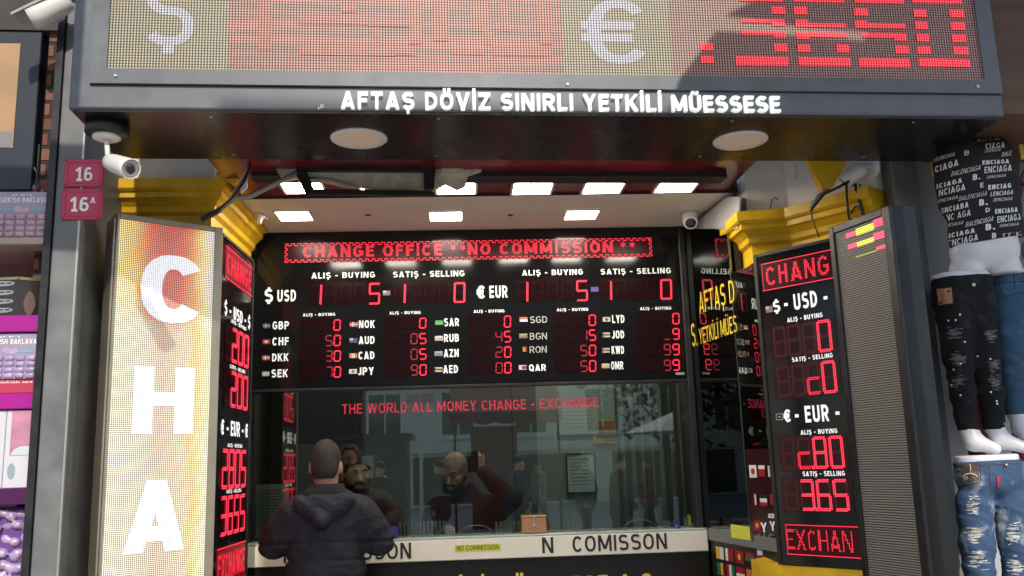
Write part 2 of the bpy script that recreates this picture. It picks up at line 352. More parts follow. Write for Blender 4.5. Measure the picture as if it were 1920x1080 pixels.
# ------------------------------------------------------------------ organic bodies: a distance field turned into one skin
class Field:
    def __init__(s, vox): s.p = []; s.vox = vox; s.mod = None
    def cone(s, a, b, ra, rb, k=.03, sc=(1, 1, 1)): s.p.append(('c', np.array(a, float), np.array(b, float), ra, rb, k, np.array(sc, float))); return s
    def ball(s, c, r, k=.03, rot=0.): s.p.append(('e', np.array(c, float), np.array(r, float), k, rot)); return s
    def chain(s, pts, rs, k=.03, sc=(1, 1, 1)):
        for i in range(len(pts)-1): s.cone(pts[i], pts[i+1], rs[i], rs[i+1], k, sc)
        return s
    def mesh(s, cut=None):
        lo, hi = np.full(3, 1e9), np.full(3, -1e9)
        for q in s.p:
            if q[0] == 'c': m = max(q[3], q[4])*max(1., (1/q[6]).max()); lo = np.minimum(lo, np.minimum(q[1], q[2])-m); hi = np.maximum(hi, np.maximum(q[1], q[2])+m)
            else: m = q[2].max(); lo = np.minimum(lo, q[1]-m); hi = np.maximum(hi, q[1]+m)
        h = s.vox; lo -= 3*h+.01; n = np.ceil((hi-lo)/h).astype(int)+5
        D = np.full(n, 1., dtype=np.float32); ax = [lo[i]+h*np.arange(n[i]) for i in range(3)]
        for q in s.p:
            if q[0] == 'c': m = max(q[3], q[4])*max(1., (1/q[6]).max()); a0 = np.minimum(q[1], q[2])-m; a1 = np.maximum(q[1], q[2])+m; k = q[5]
            else: m = q[2].max(); a0 = q[1]-m; a1 = q[1]+m; k = q[3]
            pad = k+2.5*h; i0 = np.maximum(0, np.floor((a0-pad-lo)/h).astype(int)); i1 = np.minimum(n, np.ceil((a1+pad-lo)/h).astype(int)+1)
            sl = tuple(slice(i0[i], i1[i]) for i in range(3)); X = np.stack(np.meshgrid(*[ax[i][sl[i]] for i in range(3)], indexing='ij'), -1)
            if q[0] == 'c':
                c = (q[1]+q[2])/2; Y = (X-c)*q[6]; a = (q[1]-c)*q[6]; b = (q[2]-c)*q[6]; ab = b-a; L2 = max(ab@ab, 1e-9)
                t = np.clip(((Y-a)@ab)/L2, 0, 1); d = np.linalg.norm(Y-a-t[..., None]*ab, axis=-1)-(q[3]+(q[4]-q[3])*t)
            else:
                Y = X-q[1]
                if q[4]:
                    cc, ss = math.cos(q[4]), math.sin(q[4]); Y = np.stack([Y[..., 0]*cc+Y[..., 1]*ss, -Y[..., 0]*ss+Y[..., 1]*cc, Y[..., 2]], -1)
                k0 = np.linalg.norm(Y/q[2], axis=-1); k1 = np.linalg.norm(Y/(q[2]**2), axis=-1)+1e-9; d = k0*(k0-1)/k1
            o = D[sl]; hh = np.clip(.5+.5*(o-d)/k, 0, 1); D[sl] = o*(1-hh)+d*hh-k*hh*(1-hh)
        if s.mod is not None or cut is not None:
            X = np.stack(np.meshgrid(*ax, indexing='ij'), -1)
            if s.mod is not None: D = D+s.mod(X)
            if cut is not None: D = np.maximum(D, cut(X))
        # surface nets
        S = D < 0; c = np.zeros(n-1, int)
        off = [(i, j, k) for i in (0, 1) for j in (0, 1) for k in (0, 1)]; N = n-1
        sub = lambda A, o: A[o[0]:o[0]+N[0], o[1]:o[1]+N[1], o[2]:o[2]+N[2]]
        for o in off: c += sub(S, o)
        act = (c > 0) & (c < 8); acc = np.zeros((*N, 3), np.float32); cnt = np.zeros(N, np.float32)
        for a in off:
            for x in range(3):
                if a[x]: continue
                b = list(a); b[x] = 1; da, db = sub(D, a), sub(D, b); cr = (da < 0) != (db < 0); t = np.where(cr, da/np.where(da == db, 1, da-db), 0)
                for y in range(3): acc[..., y] += np.where(cr, a[y]+(t if y == x else 0), 0)
                cnt += cr
        idx = -np.ones(N, int); ii = np.argwhere(act); idx[act] = np.arange(len(ii))
        V = lo+h*(ii+acc[act]/cnt[act][:, None]); Fc = []
        for x in range(3):
            y, z = (x+1) % 3, (x+2) % 3; a = [slice(1, -1)]*3; sa = S[tuple(slice(1, n[i]-1) for i in range(3))]; b = [slice(1, n[i]-1) for i in range(3)]; b[x] = slice(2, n[x]); sb = S[tuple(b)]
            for flip in (0, 1):
                e = np.argwhere((sa & ~sb) if not flip else (~sa & sb))+1
                g = lambda dy, dz: idx[tuple((e+np.array([dy if i == y else dz if i == z else 0 for i in range(3)])).T)]
                q = np.stack([g(-1, -1), g(0, -1), g(0, 0), g(-1, 0)], 1); q = q[(q >= 0).all(1)]
                Fc.append(q[:, ::-1] if flip else q)
        return V, np.concatenate(Fc)
    def build(s, name, mats, parent=None, cut=None, pick=None, **tags):
        V, Fc = s.mesh(cut); mb = MB(); mb.smooth = True; mb.add(V, [tuple(q) for q in Fc.tolist()])
        if pick is not None:
            cen = V[Fc].mean(1); mb.mi = [int(k) for k in pick(cen)]
        return mb.build(name, mats, parent, smooth=True, **tags)

# ================================================================== MATERIALS IN USE
K = lambda *c: lin(c)
M_dgrey = mat("powder coat grey", (.115, .122, .13), .42, 0, .5, var=.18, vscale=9, bump=.05, bscale=240, rvar=.1)
M_pillar = mat("weathered grey cladding", (.15, .152, .15), .5, 0, .5, var=.22, vscale=9, bump=.08, bscale=90, rvar=.12)
M_black = mat("black metal", (.012, .012, .013), .42, 0, .5, var=.15, vscale=12, rvar=.12)
M_gloss = mat("black composite panel", (.012, .011, .011), .26, 0, .30, rvar=.07, vscale=3)
M_ceilblk = mat("black ceiling with red glow tint", (.13, .004, .012), .24, 0, .5, var=.7, vscale=2.2, rvar=.06)  # black ceiling; red glow reflected from the board is put into its colour
M_acryl = mat("black acrylic", (.0075, .007, .0075), .10, 0, .32, rvar=.03, vscale=5)
M_cream = mat("cream ceiling paint", (.74, .66, .55), .55, var=.05, vscale=3)
M_white = mat("white plastic", (.72, .70, .66), .35, var=.04)
M_offw = mat("off white wall", (.72, .68, .60), .7, var=.10, vscale=6, bump=.1, bscale=40)
M_greyw = mat("grey wall paint", (.27, .27, .26), .7, var=.12, vscale=5, bump=.08, bscale=50)
M_yellow = mat("yellow paint", (.68, .395, .010), .45, 0, .4, var=.26, vscale=5, bump=.25, bscale=16, rvar=.12)
M_lettw = mat("white letters", (.85, .85, .83), .45)
M_vinylw = mat("backlit white lettering", (.62, .66, .62), .5, emis=(.88, .95, .86), estr=.36)
M_vinyldim = mat("unlit white lettering", (.50, .49, .46), .5)
M_signw = mat("white sign lettering", (.75, .75, .74), .5, emis=(1, 1, 1), estr=.42)
M_red = mat("lit red diodes", (.25, .01, .02), .4, emis=(1, .022, .055), estr=1.05)
M_redhot = mat("bright red diodes", (.3, .02, .03), .4, emis=(1, .035, .075), estr=1.45)
M_reddim = mat("dim red diodes", (.10, .008, .014), .4, emis=(1, .04, .07), estr=.22)
M_redoff = mat("unlit red segments", (.005, .0008, .0015), .3, 0, .2, emis=(1, .03, .06), estr=.004)
M_window = mat("smoked red display window", (.009, .0012, .002), .16, 0, .3, emis=(1, .02, .05), estr=.006)
M_redled = mat("red diode field", (.03, .003, .005), .25, 0, .2, emis=(1, .01, .04), estr=.012)
M_strip = mat("ivory counter board", (.80, .74, .60), .42, var=.05, vscale=4)
M_steel = mat("brushed steel", (.5, .5, .48), .32, 1., var=.08)
M_alu = mat("anodised champagne frame", (.36, .31, .24), .35, .7, var=.1)
M_chrome = mat("lens glass", (.01, .01, .012), .05, 0, .8)
M_dark = mat("dark letter", (.02, .02, .018), .5)
M_yel_l = mat("yellow lettering", (.75, .55, .05), .45)
M_redvin = mat("red vinyl", (.50, .02, .05), .5, emis=(.8, .03, .07), estr=.07)
M_panelE = mat("lit ceiling panel", (.9, .9, .9), .4, emis=(1, .91, .78), estr=34.0)
M_glass = glass_mat("tinted window glass", (.90, .95, .91), 2.35, (1, .98, .90))
M_mirror = glass_mat("dark side glass", (.10, .11, .11), 3.4, (.9, .95, .92))

# ================================================================== SETTING
GW = Plane(0, 0, 0)
mb = MB(); mb.add([(-150, -150, 0), (150, -150, 0), (150, 150, 0), (-150, 150, 0)], [(0, 1, 2, 3)])
struct(mb, "pavement", mat("stone paving", (.40, .38, .35), .8, var=.25, vscale=3, bump=.2, bscale=8))
mb = MB(); mb.wbox(-1.3, 1.5, 3.9, 8.3, .004, .10); struct(mb, "shop_floor", mat("shop floor tiles", (.12, .11, .10), .35, var=.15))
CZ = 2.931
# ------------------------------------------------------------------ facade planes (the street front is turned 2.45 degrees from the office)
FAC = Plane(-1.383, 3.2, 2.45); PIL = FAC.off(-.53)
FW = 3.59; FZ = 2.905
def uvx(pl, *p): return [pl.uv(*q) for q in p]

# ---- marquee
loc = FAC.P(FW/2, FZ, -.26)
t = thing("shop_fascia", "wide dark grey sign box with an LED screen over the shop entrance", "sign box", loc)
mb = MB(); mb.box(FAC, 0, FW, FZ+.004, 4.15, -.53, 0, .006); mb.build("casing", M_dgrey, t)
mb = MB(); mb.box(FAC, .012, FW-.012, FZ-.006, FZ+.002, -.525, -.008); mb.build("soffit_panel", M_gloss, t)
(su0, sz0), (su1, _), = uvx(FAC, (202, 131), (1843, 152)); _, sz1 = FAC.uv(1843, 152); sz = (sz0+sz1)/2; ST = 3.62
bu0, bz0 = FAC.uv(170, 158); bu1 = FAC.uv(1876, 178)[0]
fr = MB(); dd = .014
fr.prism(FAC, [(bu0, bz0), (bu1, bz0), (su1, sz), (su0, sz)], .001, dd); fr.prism(FAC, [(bu0, bz0), (su0, sz), (su0, ST), (bu0, ST+.06)], .001, dd)
fr.prism(FAC, [(bu1, bz0), (bu1, ST+.06), (su1, ST), (su1, sz)], .001, dd); fr.prism(FAC, [(bu0, ST+.06), (su0, ST), (su1, ST), (bu1, ST+.06)], .001, dd)
fo = fr.build("screen_bezel", M_dgrey, t)
for px, py in ((219, 145), (1063, 161), (1829, 165)):
    u, z = FAC.uv(px, py); mb = MB(); mb.lathe(FAC.P(u, z, dd), FAC.n, [(0, .0075), (.003, .0075), (.005, .004)], 12); mb.build("screw", M_steel, fo)
mb = MB(); mb.quad(FAC, bu0-.003, bu1+.003, bz0-.004, bz0-.0005, .0015); mb.quad(FAC, bu0-.004, bu0-.0005, bz0, 4.1, .0015); mb.build("panel_seam", M_black, t)
x = lambda px, py: FAC.uv(px, py)[0]
zr = [su0, x(427, 134), x(1058, 142), x(1262, 145), su1]
BE_o, BE_r = (.47, .41, .28), (.47, .31, .25); GAP = (.035, .028, .022)
LP = .0107
m_zo = led_mat("olive diode field", LP, BE_o, GAP, (1, .9, .6), .03, rad=.37, squash=.85)
m_zr = led_mat("red diode field outdoors", LP, BE_r, GAP, (1, .07, .05), .55, rad=.37, squash=.85, noise=((1.1, 30, 1), .05, .75))
m_zr2 = led_mat("dark red diode field", LP, BE_r, GAP, (1, .08, .08), .05, rad=.37, squash=.85)
mb = MB()
for i in range(4): mb.m([0, 1, 0, 2][i]).quad(FAC, zr[i], zr[i+1], sz, ST, .004)
sc_o = mb.build("led_screen", [m_zo, m_zr, m_zr2], t)
m_pale = led_mat("pale lit diodes", LP, (.46, .44, .46), GAP, (.80, .80, 1), .15, rad=.42, squash=.85)
m_lred = led_mat("red lit diodes", LP, (.6, .1, .1), (.10, .006, .01), (1, .03, .05), 1.25, rad=.40, squash=.85)
mb = MB(); u0, z0 = FAC.uv(270, 108); u1, _ = FAC.uv(362, 108); text(mb, FAC, "$", u0, u1, z0+.045, .27, .0048, .004); mb.build("currency_symbol", m_pale, sc_o)
mb = MB(); u0, z0 = FAC.uv(1092, 120); u1, _ = FAC.uv(1212, 120); text(mb, FAC, "€", u0, u1, z0, .27, .0048, .004); mb.build("currency_symbol", m_pale, sc_o)
# the rate on the right: rows of lit diodes; measured in the photograph as bars
LR = [(1313, 83, 1336, 96), (1313, 107, 1336, 120), (1380, 108, 1477, 123), (1452, 83, 1475, 98), (1450, 61, 1472, 72), (1390, 60, 1452, 66), (1447, 38, 1470, 50), (1390, 38, 1447, 43), (1447, 14, 1470, 28), (1385, -8, 1465, 4),
      (1496, 110, 1592, 124), (1494, 85, 1518, 99), (1567, 85, 1589, 99), (1492, 62, 1515, 74), (1512, 64, 1588, 71), (1490, 38, 1512, 51), (1512, 46, 1584, 52), (1488, 14, 1510, 28), (1487, -8, 1580, 4),
      (1611, 112, 1704, 126), (1679, 87, 1702, 101), (1615, 64, 1698, 71), (1676, 64, 1698, 77), (1603, 40, 1624, 54), (1624, 47, 1696, 53), (1601, 17, 1624, 30), (1600, -7, 1691, 6),
      (1722, 112, 1815, 126), (1719, 88, 1743, 102), (1788, 89, 1812, 103), (1717, 65, 1740, 79), (1785, 66, 1808, 80), (1714, 42, 1737, 56), (1783, 43, 1807, 57), (1712, 20, 1735, 33), (1780, 20, 1805, 33), (1710, -6, 1800, 7)]
mb = MB()
for a, b, c_, d_ in LR:
    ua, zb = FAC.uv(a, d_); ub, zt = FAC.uv(c_, b); mb.quad(FAC, ua, ub, zb, zt, .0075+.00012*(len(mb.f) % 9))
mb.build("rate_digits", m_lred, sc_o)
m_ghost = led_mat("faint red lit diodes", LP, (.52, .29, .22), GAP, (1, .08, .05), .22, rad=.37, squash=.85); mb = MB()
for a, b, c_, d_ in ((483, 0, 511, 95), (560, 30, 702, 46), (560, 84, 740, 104), (700, 52, 715, 84), (640, -8, 668, 24), (690, 38, 785, 50), (768, 0, 790, 84), (690, 86, 778, 104), (812, 0, 838, 78), (848, 90, 912, 104), (888, 0, 916, 60), (905, 60, 925, 86), (925, 88, 1032, 106), (940, 0, 952, 60), (1008, -8, 1034, 62), (1012, 62, 1034, 84)):
    ua, zb = FAC.uv(a, d_); ub, zt = FAC.uv(c_, b); mb.quad(FAC, ua, ub, zb, zt, .0058+.00012*(len(mb.f) % 9))
mb.build("faint_rate_digits", m_ghost, sc_o)
words(FAC, "AFTAŞ DÖVİZ SINIRLI YETKİLİ MÜESSESE", (640, 207), (1461, 212.5), 31, mat("backlit acrylic letters", (.85, .85, .83), .4, emis=(1, 1, .96), estr=.42), t, d=.004, bold=.017, ext=.018)
mb = MB()
for k in range(3):
    u, z = FAC.uv(597+k*4, 206-k*2); mb.quad(FAC, u, u+.003, z, z+.012+.006*(k % 2), .002)
mb.build("glue_mark", M_lettw, t)
for a in (.46, 1.30, 2.45, 3.20):
    mb = MB(); q0, q1 = FAC.P(a, FZ-.0065, -.01), FAC.P(a+.0, FZ-.0065, -.52); mb.add([q0, q0+FAC.u*.003, q1+FAC.u*.003, q1], [(0, 1, 2, 3)]); mb.build("soffit_joint", M_black, t)
    for b_ in (-.05, -.47): mb = MB(); mb.lathe(FAC.P(a+.03, FZ-.006, b_), (0, 0, -1), [(0, .006), (.002, .005)], 10); mb.build("screw", M_steel, t)
# ---- round downlights in the soffit
for i, (px, lab) in enumerate(((673, "cream round downlight in the black soffit above the left of the shop window"), (1388, "cream round downlight in the black soffit nearest the red reflection on the right"))):
    d = ray(px, 258 if i == 0 else 262); q = CAM+d*((FZ-.006-1.6)/d[2]); t2 = thing("downlight", lab, "ceiling light", q, "round downlights in the fascia soffit")
    mb = MB(); mb.smooth = True; mb.lathe(q, (0, 0, -1), [(0, .113), (.006, .113), (.010, .108), (.008, .092)], 40); mb.build("rim", M_white, t2)
    mb = MB(); mb.lathe(q, (0, 0, -1), [(0, .090), (.0085, .090), (.0095, .06)], 40); mb.build("diffuser", mat("unlit diffuser", (.86, .70, .52), .5), t2)

# ---- pillars
def pillar(u0, u1, lab, name="pillar", side=1):
    t = thing(name, lab, "pillar", PIL.P((u0+u1)/2, 0, -.2))
    mb = MB(); mb.box(PIL, u0, u1, 0, 3.6, -.55, 0, .004); mb.build("cladding", M_pillar, t)
    return t
pl_u0 = PIL.uv(80, 720)[0]; pl_u1 = PIL.uv(130, 720)[0]
tl = pillar(pl_u0, pl_u1, "weathered grey clad pillar between the sweet shop shelves and the tall lit sign")
mb = MB(); mb.box(PIL, pl_u0-.03, pl_u0-.002, 0, 3.6, -.40, .012); mb.build("edge_trim", M_black, tl)
mb = MB(); mb.box(PIL, pl_u1-.004, pl_u1+.003, 0, 3.6, -.01, .003); mb.build("corner_bead", mat("worn metal edge", (.42, .42, .40), .4, .6), tl)
pr_u0 = PIL.uv(1690, 480)[0]; pr_u1 = PIL.uv(1768, 720)[0]
tr = pillar(pr_u0, pr_u1, "weathered grey clad pillar between the dark LED column and the clothes display")
# ---- house number plates
M_plate = mat("magenta enamel", (.50, .025, .085), .35, var=.05)
def plate(px, s, sup, lab, b, tl_):
    (ua, za), (ub, zb) = PIL.uv(px[0], px[3]), PIL.uv(px[1], px[2]); t = thing("house_number_plate", lab, "number plate", PIL.P((ua+ub)/2, za, 0), "house number plates on the left pillar")
    mb = MB(); mb.box(PIL, ua, ub, za, zb, .001, .012, .003); mb.build("plate", M_plate, t)
    mb = MB(); i = .012; wv = .004
    for q in ((ua+i, ub-i, za+i, za+i+wv), (ua+i, ub-i, zb-i-wv, zb-i), (ua+i, ua+i+wv, za+i+wv, zb-i-wv), (ub-i-wv, ub-i, za+i+wv, zb-i-wv)): mb.box(PIL, *q, .012, .0145)
    mb.build("embossed_border", M_plate, t)
    mb = MB(); textpx(mb, PIL, s, b[0], b[1], b[2], d=.013, bold=.018)
    if sup: textpx(mb, PIL, sup, (171, 383), (181, 383), 12, d=.013, bold=.01)
    mb.build("lettering", M_lettw, t)
    mb = MB()
    for u, z in ((ua+.008, zb-.008), (ub-.008, zb-.008), (ua+.008, za+.008), (ub-.008, za+.008)): mb.lathe(PIL.P(u, z, .0125), PIL.n, [(0, .003), (.002, .002)], 8)
    mb.build("rivet", M_black, t)
plate((120, 197, 300, 351), "16", None, "magenta number plate reading 16 above the 16A plate", ((142, 341), (175, 341), 26), 0)
plate((115, 195, 355, 413), "16", "A", "magenta number plate reading 16A below the 16 plate", ((132, 398), (168, 398), 27), 0)

# ---- neighbours' walls (building above and beside)
# brick pier on the left
def brick_mat():
    m = bpy.data.materials.new("old brick"); m.use_nodes = True; n = m.node_tree.nodes; l = m.node_tree.links; b = n["Principled BSDF"]
    uv = n.new("ShaderNodeUVMap"); k = n.new("ShaderNodeTexBrick"); k.inputs["Scale"].default_value = 1; k.inputs["Brick Width"].default_value = .21; k.inputs["Row Height"].default_value = .068; k.inputs["Mortar Size"].default_value = .011; k.inputs["Mortar Smooth"].default_value = .4
    k.inputs["Color1"].default_value = (.23, .085, .045, 1); k.inputs["Color2"].default_value = (.30, .14, .08, 1); k.inputs["Mortar"].default_value = (.05, .04, .035, 1); l.new(uv.outputs[0], k.inputs[0])
    nz = n.new("ShaderNodeTexNoise"); nz.inputs["Scale"].default_value = 30; l.new(uv.outputs[0], nz.inputs[0]); mx = n.new("ShaderNodeMix"); mx.data_type = 'RGBA'; mx.blend_type = 'MULTIPLY'; mx.inputs[0].default_value = .6; l.new(k.outputs[0], mx.inputs[6]); l.new(nz.outputs[1], mx.inputs[7]); l.new(mx.outputs[2], b.inputs[0])
    bp = n.new("ShaderNodeBump"); bp.inputs["Strength"].default_value = .8; bp.inputs["Distance"].default_value = .012; bp.invert = True; l.new(k.outputs["Fac"], bp.inputs["Height"]); l.new(bp.outputs[0], b.inputs["Normal"]); b.inputs["Roughness"].default_value = .9
    return m
M_brick = brick_mat()
BRK = PIL.off(-.12)
ba, bb = BRK.uv(77, 300)[0], BRK.uv(118, 300)[0]
mb = MB(); mb.box(BRK, ba, bb+.04, 0, 4.2, -.5, 0); mb.build("brick_pier", M_brick, label="narrow red brick pier left of the grey pillar", cat="brick wall")
mb = MB(); mb.box(BRK, ba-2.2, ba-.002, 0, 4.2, -.75, -.45); mb.build("side_wall", mat("dark shop wall", (.05, .04, .035), .7, var=.2), label="dark back wall behind the sweet shop shelves", cat="wall")
# right-hand wall behind the clothes
RW = PIL.off(-.10); ra = RW.uv(1770, 600)[0]
mb = MB(); mb.box(RW, ra-.05, ra+2.4, 0, 4.2, -.3, 0); mb.build("display_wall", mat("pale display wall", (.40, .41, .43), .6, var=.1, vscale=4), label="pale grey wall behind the mannequins", cat="wall")
mb = MB(); mb.box(RW, RW.uv(1905, 200)[0]*0+FW+.012, FW+2.6, 2.93, 4.6, 0.002, .60); mb.build("wooden_canopy", mat("brown timber boards", (.10, .045, .02), .6, var=.3, vscale=3, stretch=(1, 8, 8)), label="brown timber canopy above the black printed top", cat="canopy")

# ================================================================== OFFICE SHELL
mb = MB(); mb.wbox(-1.16, 1.44, 4.425, 5.14, CZ, CZ+.06); o = struct(mb, "ceiling", M_cream)
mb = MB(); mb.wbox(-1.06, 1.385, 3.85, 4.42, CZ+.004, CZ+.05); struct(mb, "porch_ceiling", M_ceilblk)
mb = MB(); mb.wbox(-1.16, 1.44, 4.4195, 4.4245, CZ-.006, CZ+.05); mb.build("ceiling_edge_strip", M_black, label="thin dark strip along the front edge of the cream ceiling", cat="trim")
# beam behind the fascia
BEAM = Plane(-1.2, 4.0, 2.45)
(b0, z0), (b1, z1) = BEAM.uv(505, 331), BEAM.uv(1364, 334)
t = thing("lintel_beam", "black lintel beam behind the fascia with a small grey plate on it", "beam", BEAM.P(1, 2.95, 0))
mb = MB(); mb.box(BEAM, BEAM.uv(470, 331)[0], b1, z0, 3.4, -.10, 0, .004); mb.build("beam", mat("matt black beam", (.010, .010, .009), .6), t)
u0, za = BEAM.uv(1103, 317); u1, zb = BEAM.uv(1142, 301); mb = MB(); mb.box(BEAM, u0, u1, za, zb, .001, .02, .002); mb.build("cover_plate", mat("grey plate", (.24, .22, .18), .6), t)
mb = MB()
pts = [BEAM.uv(x_, y_) for x_, y_ in ((987, 309), (1006, 304), (1005, 314))]; mb.prism(BEAM, pts, .001, .004); mb.build("arrow_sticker", mat("grey sticker", (.25, .24, .22), .6), t)
# lights in the ceilings
def panel_light(px, py, w, lab, group, z, d2=None):
    d = ray(px, py); q = CAM+d*((z-1.6)/d[2]); t = thing("panel_light", lab, "ceiling light", q, group); pl = Plane(0, 0, 0); h = w/2
    mb = MB(); f = .012
    for x0, x1, y0, y1 in ((-h-f, h+f, -h-f, -h), (-h-f, h+f, h, h+f), (-h-f, -h, -h, h), (h, h+f, -h, h)): mb.wbox(q[0]+x0, q[0]+x1, q[1]+y0, q[1]+y1, z-.009, z-.0005)
    mb.build("frame", M_white, t)
    mb = MB(); mb.wbox(q[0]-h+.001, q[0]+h-.001, q[1]-h+.001, q[1]+h-.001, z-.006, z-.001); mb.build("diffuser", M_panelE, t)
G1 = "square panel lights in the cream ceiling"
panel_light(552, 403, .17, "lit square panel in the cream ceiling at its left end", G1, CZ)
panel_light(836, 403.5, .17, "lit square panel in the middle of the cream ceiling", G1, CZ)
panel_light(1090, 401, .17, "lit square panel in the cream ceiling nearest the dome camera", G1, CZ)
G2 = "square panel lights in the black ceiling"
for px, py, lab in ((568, 349, "lit square panel in the black ceiling beside the grey conduit"), (712, 350, "lit square panel in the black ceiling behind the hanging frame"), (855, 350.5, "lit square panel in the black ceiling just right of the hanging frame"), (998, 351, "lit square panel in the black ceiling below the arrow sticker"),
                (1131, 349.5, "lit square panel in the black ceiling below the grey cover plate"), (1268, 347.5, "lit square panel in the black ceiling beside the white column")):
    panel_light(px, py, .185, lab, G2, CZ+.004)
for px, py, lab in ((690, 403, "small dark vent hole between the left and middle ceiling panels"), (957, 403, "small dark vent hole between the middle and right ceiling panels")):
    d = ray(px, py); q = CAM+d*((CZ-1.6)/d[2]); mb = MB(); mb.lathe(q, (0, 0, -1), [(0.0005, .016), (.003, .015)], 16); mb.build("vent_hole", M_black, label=lab, cat="vent", group="vent holes in the cream ceiling")

# ================================================================== RATE BOARD
BRD = Plane(0, 5.1, 0)
(bx0, bzt), (bx1, _) = BRD.uv(482, 436), BRD.uv(1283, 426); _, bzb = BRD.uv(485, 730); bx0 = -1.13; bx1 = 1.285
t = thing("rate_board", "large black exchange rate board with red digits above the counter window", "rate board", (0, 5.13, bzb))
mb = MB(); mb.box(BRD, bx0, bx1, bzb, CZ-.001, -.06, 0, .004); mb.build("panel", M_acryl, t)
mb = MB(); mb.box(BRD, bx1+.002, bx1+.04, bzb-.95, CZ-.001, -.08, .01, .006); mb.box(BRD, bx0-.2, bx1, bzb-.018, bzb-.001, -.06, .006, .003); mb.build("frame", M_black, t)
# running display
LD = lambda *p: BRD.uv(*p)
(a0, az), (a1, _) = LD(534, 493), LD(1223, 484); _, at_ = LD(534, 457)
mb = MB(); mb.quad(BRD, a0, a1, az, at_, .002); dsp = mb.build("running_display", M_redled, t)
mb = MB(); dot_text(mb, BRD, "CHANGE OFFICE", LD(568, 484)[0], LD(829, 480)[0], LD(568, 483.5)[1], .0655, .0047, .0022, .004, .035)
mb.build("lettering", M_red, dsp); mb = MB(); dot_text(mb, BRD, "NO COMMISSION", LD(877, 480)[0], LD(1149, 475)[0], LD(568, 483.5)[1], .0655, .0047, .0022, .004, .035)
for px in (850, 868, 1168, 1185):
    u, z = LD(px, 464 if px < 900 else 459); mb.build("lettering", M_red, dsp); mb = MB()
    for k in range(3):
        a = k*math.pi/3+.5; mb.add([BRD.P(u+math.cos(a)*.018+math.sin(a)*.002, z+math.sin(a)*.018-math.cos(a)*.002, .004), BRD.P(u+math.cos(a)*.018-math.sin(a)*.002, z+math.sin(a)*.018+math.cos(a)*.002, .004), BRD.P(u-math.cos(a)*.018-math.sin(a)*.002, z-math.sin(a)*.018+math.cos(a)*.002, .004), BRD.P(u-math.cos(a)*.018+math.sin(a)*.002, z-math.sin(a)*.018-math.cos(a)*.002, .004)], [(0, 1, 2, 3)])
mb.build("lettering", M_red, dsp)
mb = MB(); e = .004; per = .036; n = int((a1-a0)/per)
for zz, sgn in ((at_, -1), (az, 1)):
    for i in range(n):
        u = a0+i*(a1-a0)/n; p = (a1-a0)/n
        y0, y1 = (zz-e, zz) if sgn < 0 else (zz, zz+e); mb.quad(BRD, u, u+p*.55, y0, y1, .004)
        y2 = zz+sgn*.016; mb.quad(BRD, u+p*.55-e*.6, u+p*.55, min(zz, y2), max(zz, y2), .0042); mb.quad(BRD, u+p*.55, u+p, min(y2, y2-sgn*e), max(y2, y2-sgn*e), .004); mb.quad(BRD, u+p-e*.6, u+p, min(zz, y2), max(zz, y2), .0042)
for uu, sgn in ((a0, 1), (a1, -1)):
    nn = 4; H = at_-az
    for i in range(nn):
        z = az+H*i/nn; q = H/nn; u2 = uu+sgn*.014
        mb.quad(BRD, min(uu, uu+sgn*e), max(uu, uu+sgn*e), z, z+q*.55, .0043); mb.quad(BRD, min(uu, u2), max(uu, u2), z+q*.55-e*.6, z+q*.55, .0045); mb.quad(BRD, min(u2, u2-sgn*e), max(u2, u2-sgn*e), z+q*.55, z+q, .0043); mb.quad(BRD, min(uu, u2), max(uu, u2), z+q-e*.6, z+q, .0045)
mb.build("meander_border", M_red, dsp)
# headings
def lab(s, a, b, h, m=M_vinylw, bold=.025, name="lettering", pl=BRD, parent=None, d=.002):
    mb = MB(); textpx(mb, pl, s, a, b, h, d=d, bold=bold); return mb.build(name, m, parent or t)
lab("ALIŞ - BUYING", (584, 522.5), (703, 520.5), 11); lab("SATIŞ - SELLING", (737, 520.5), (871, 518), 11)
lab("ALIŞ - BUYING", (979, 517), (1093, 515), 10.5); lab("SATIŞ - SELLING", (1126.5, 515), (1258, 512.5), 10.5)
lab("$", (496, 567), (512, 567), 25, bold=.03, name="currency_symbol"); lab("USD", (520, 566), (555, 565), 22, bold=.03)
lab("€", (894, 560), (909.5, 560), 24.5, bold=.03, name="currency_symbol"); lab("EUR", (918, 559), (952, 558), 23, bold=.03)
for a, b in (((568, 593.5), (628.5, 592)), ((730, 590), (789, 588.5)), ((888, 587), (946, 585.5)), ((1044, 584), (1103, 582.5)), ((1200, 582), (1259, 580))): lab("ALIŞ - BUYING", a, b, 5.6, bold=.03)
# windows with digits
def disp(px0, px1, pt, pb, slots, val, dpx, wpx, parent, pl=BRD, dim=(), th=.0085, sl=.05, offseg=True):
    (ua, za), (ub, _) = pl.uv(px0, pb), pl.uv(px1, pb); _, zt = pl.uv(px0, pt)
    wm = MB(); wm.quad(pl, ua, ub, za, zt, .0025); wm.m(1); digs = []
    (d0, dz0), (_, dz1) = pl.uv(px1-2, dpx[1]), pl.uv(px1-2, dpx[0]); wdt = pl.uv(px1, pb)[0]-pl.uv(px1-wpx, pb)[0]; step = (ub-ua)/slots
    val = val.rjust(slots)
    for i, ch in enumerate(val):
        u = ub-step*(slots-i)+(step-wdt)/2; tgt = MB()
        seg7(tgt, pl, ch, u, dz0, wdt, dz1-dz0, th, .005, sl); digs.append((tgt, (slots-1-i) in dim))
        seg7(wm, pl, ch, u, dz0, wdt, dz1-dz0, th, .0035, sl, off=True)
    wn = wm.build("display_window", [M_window, M_redoff], parent)
    for q, dm in digs:
        if q.f: q.build("digit", M_reddim if dm else M_red, wn)
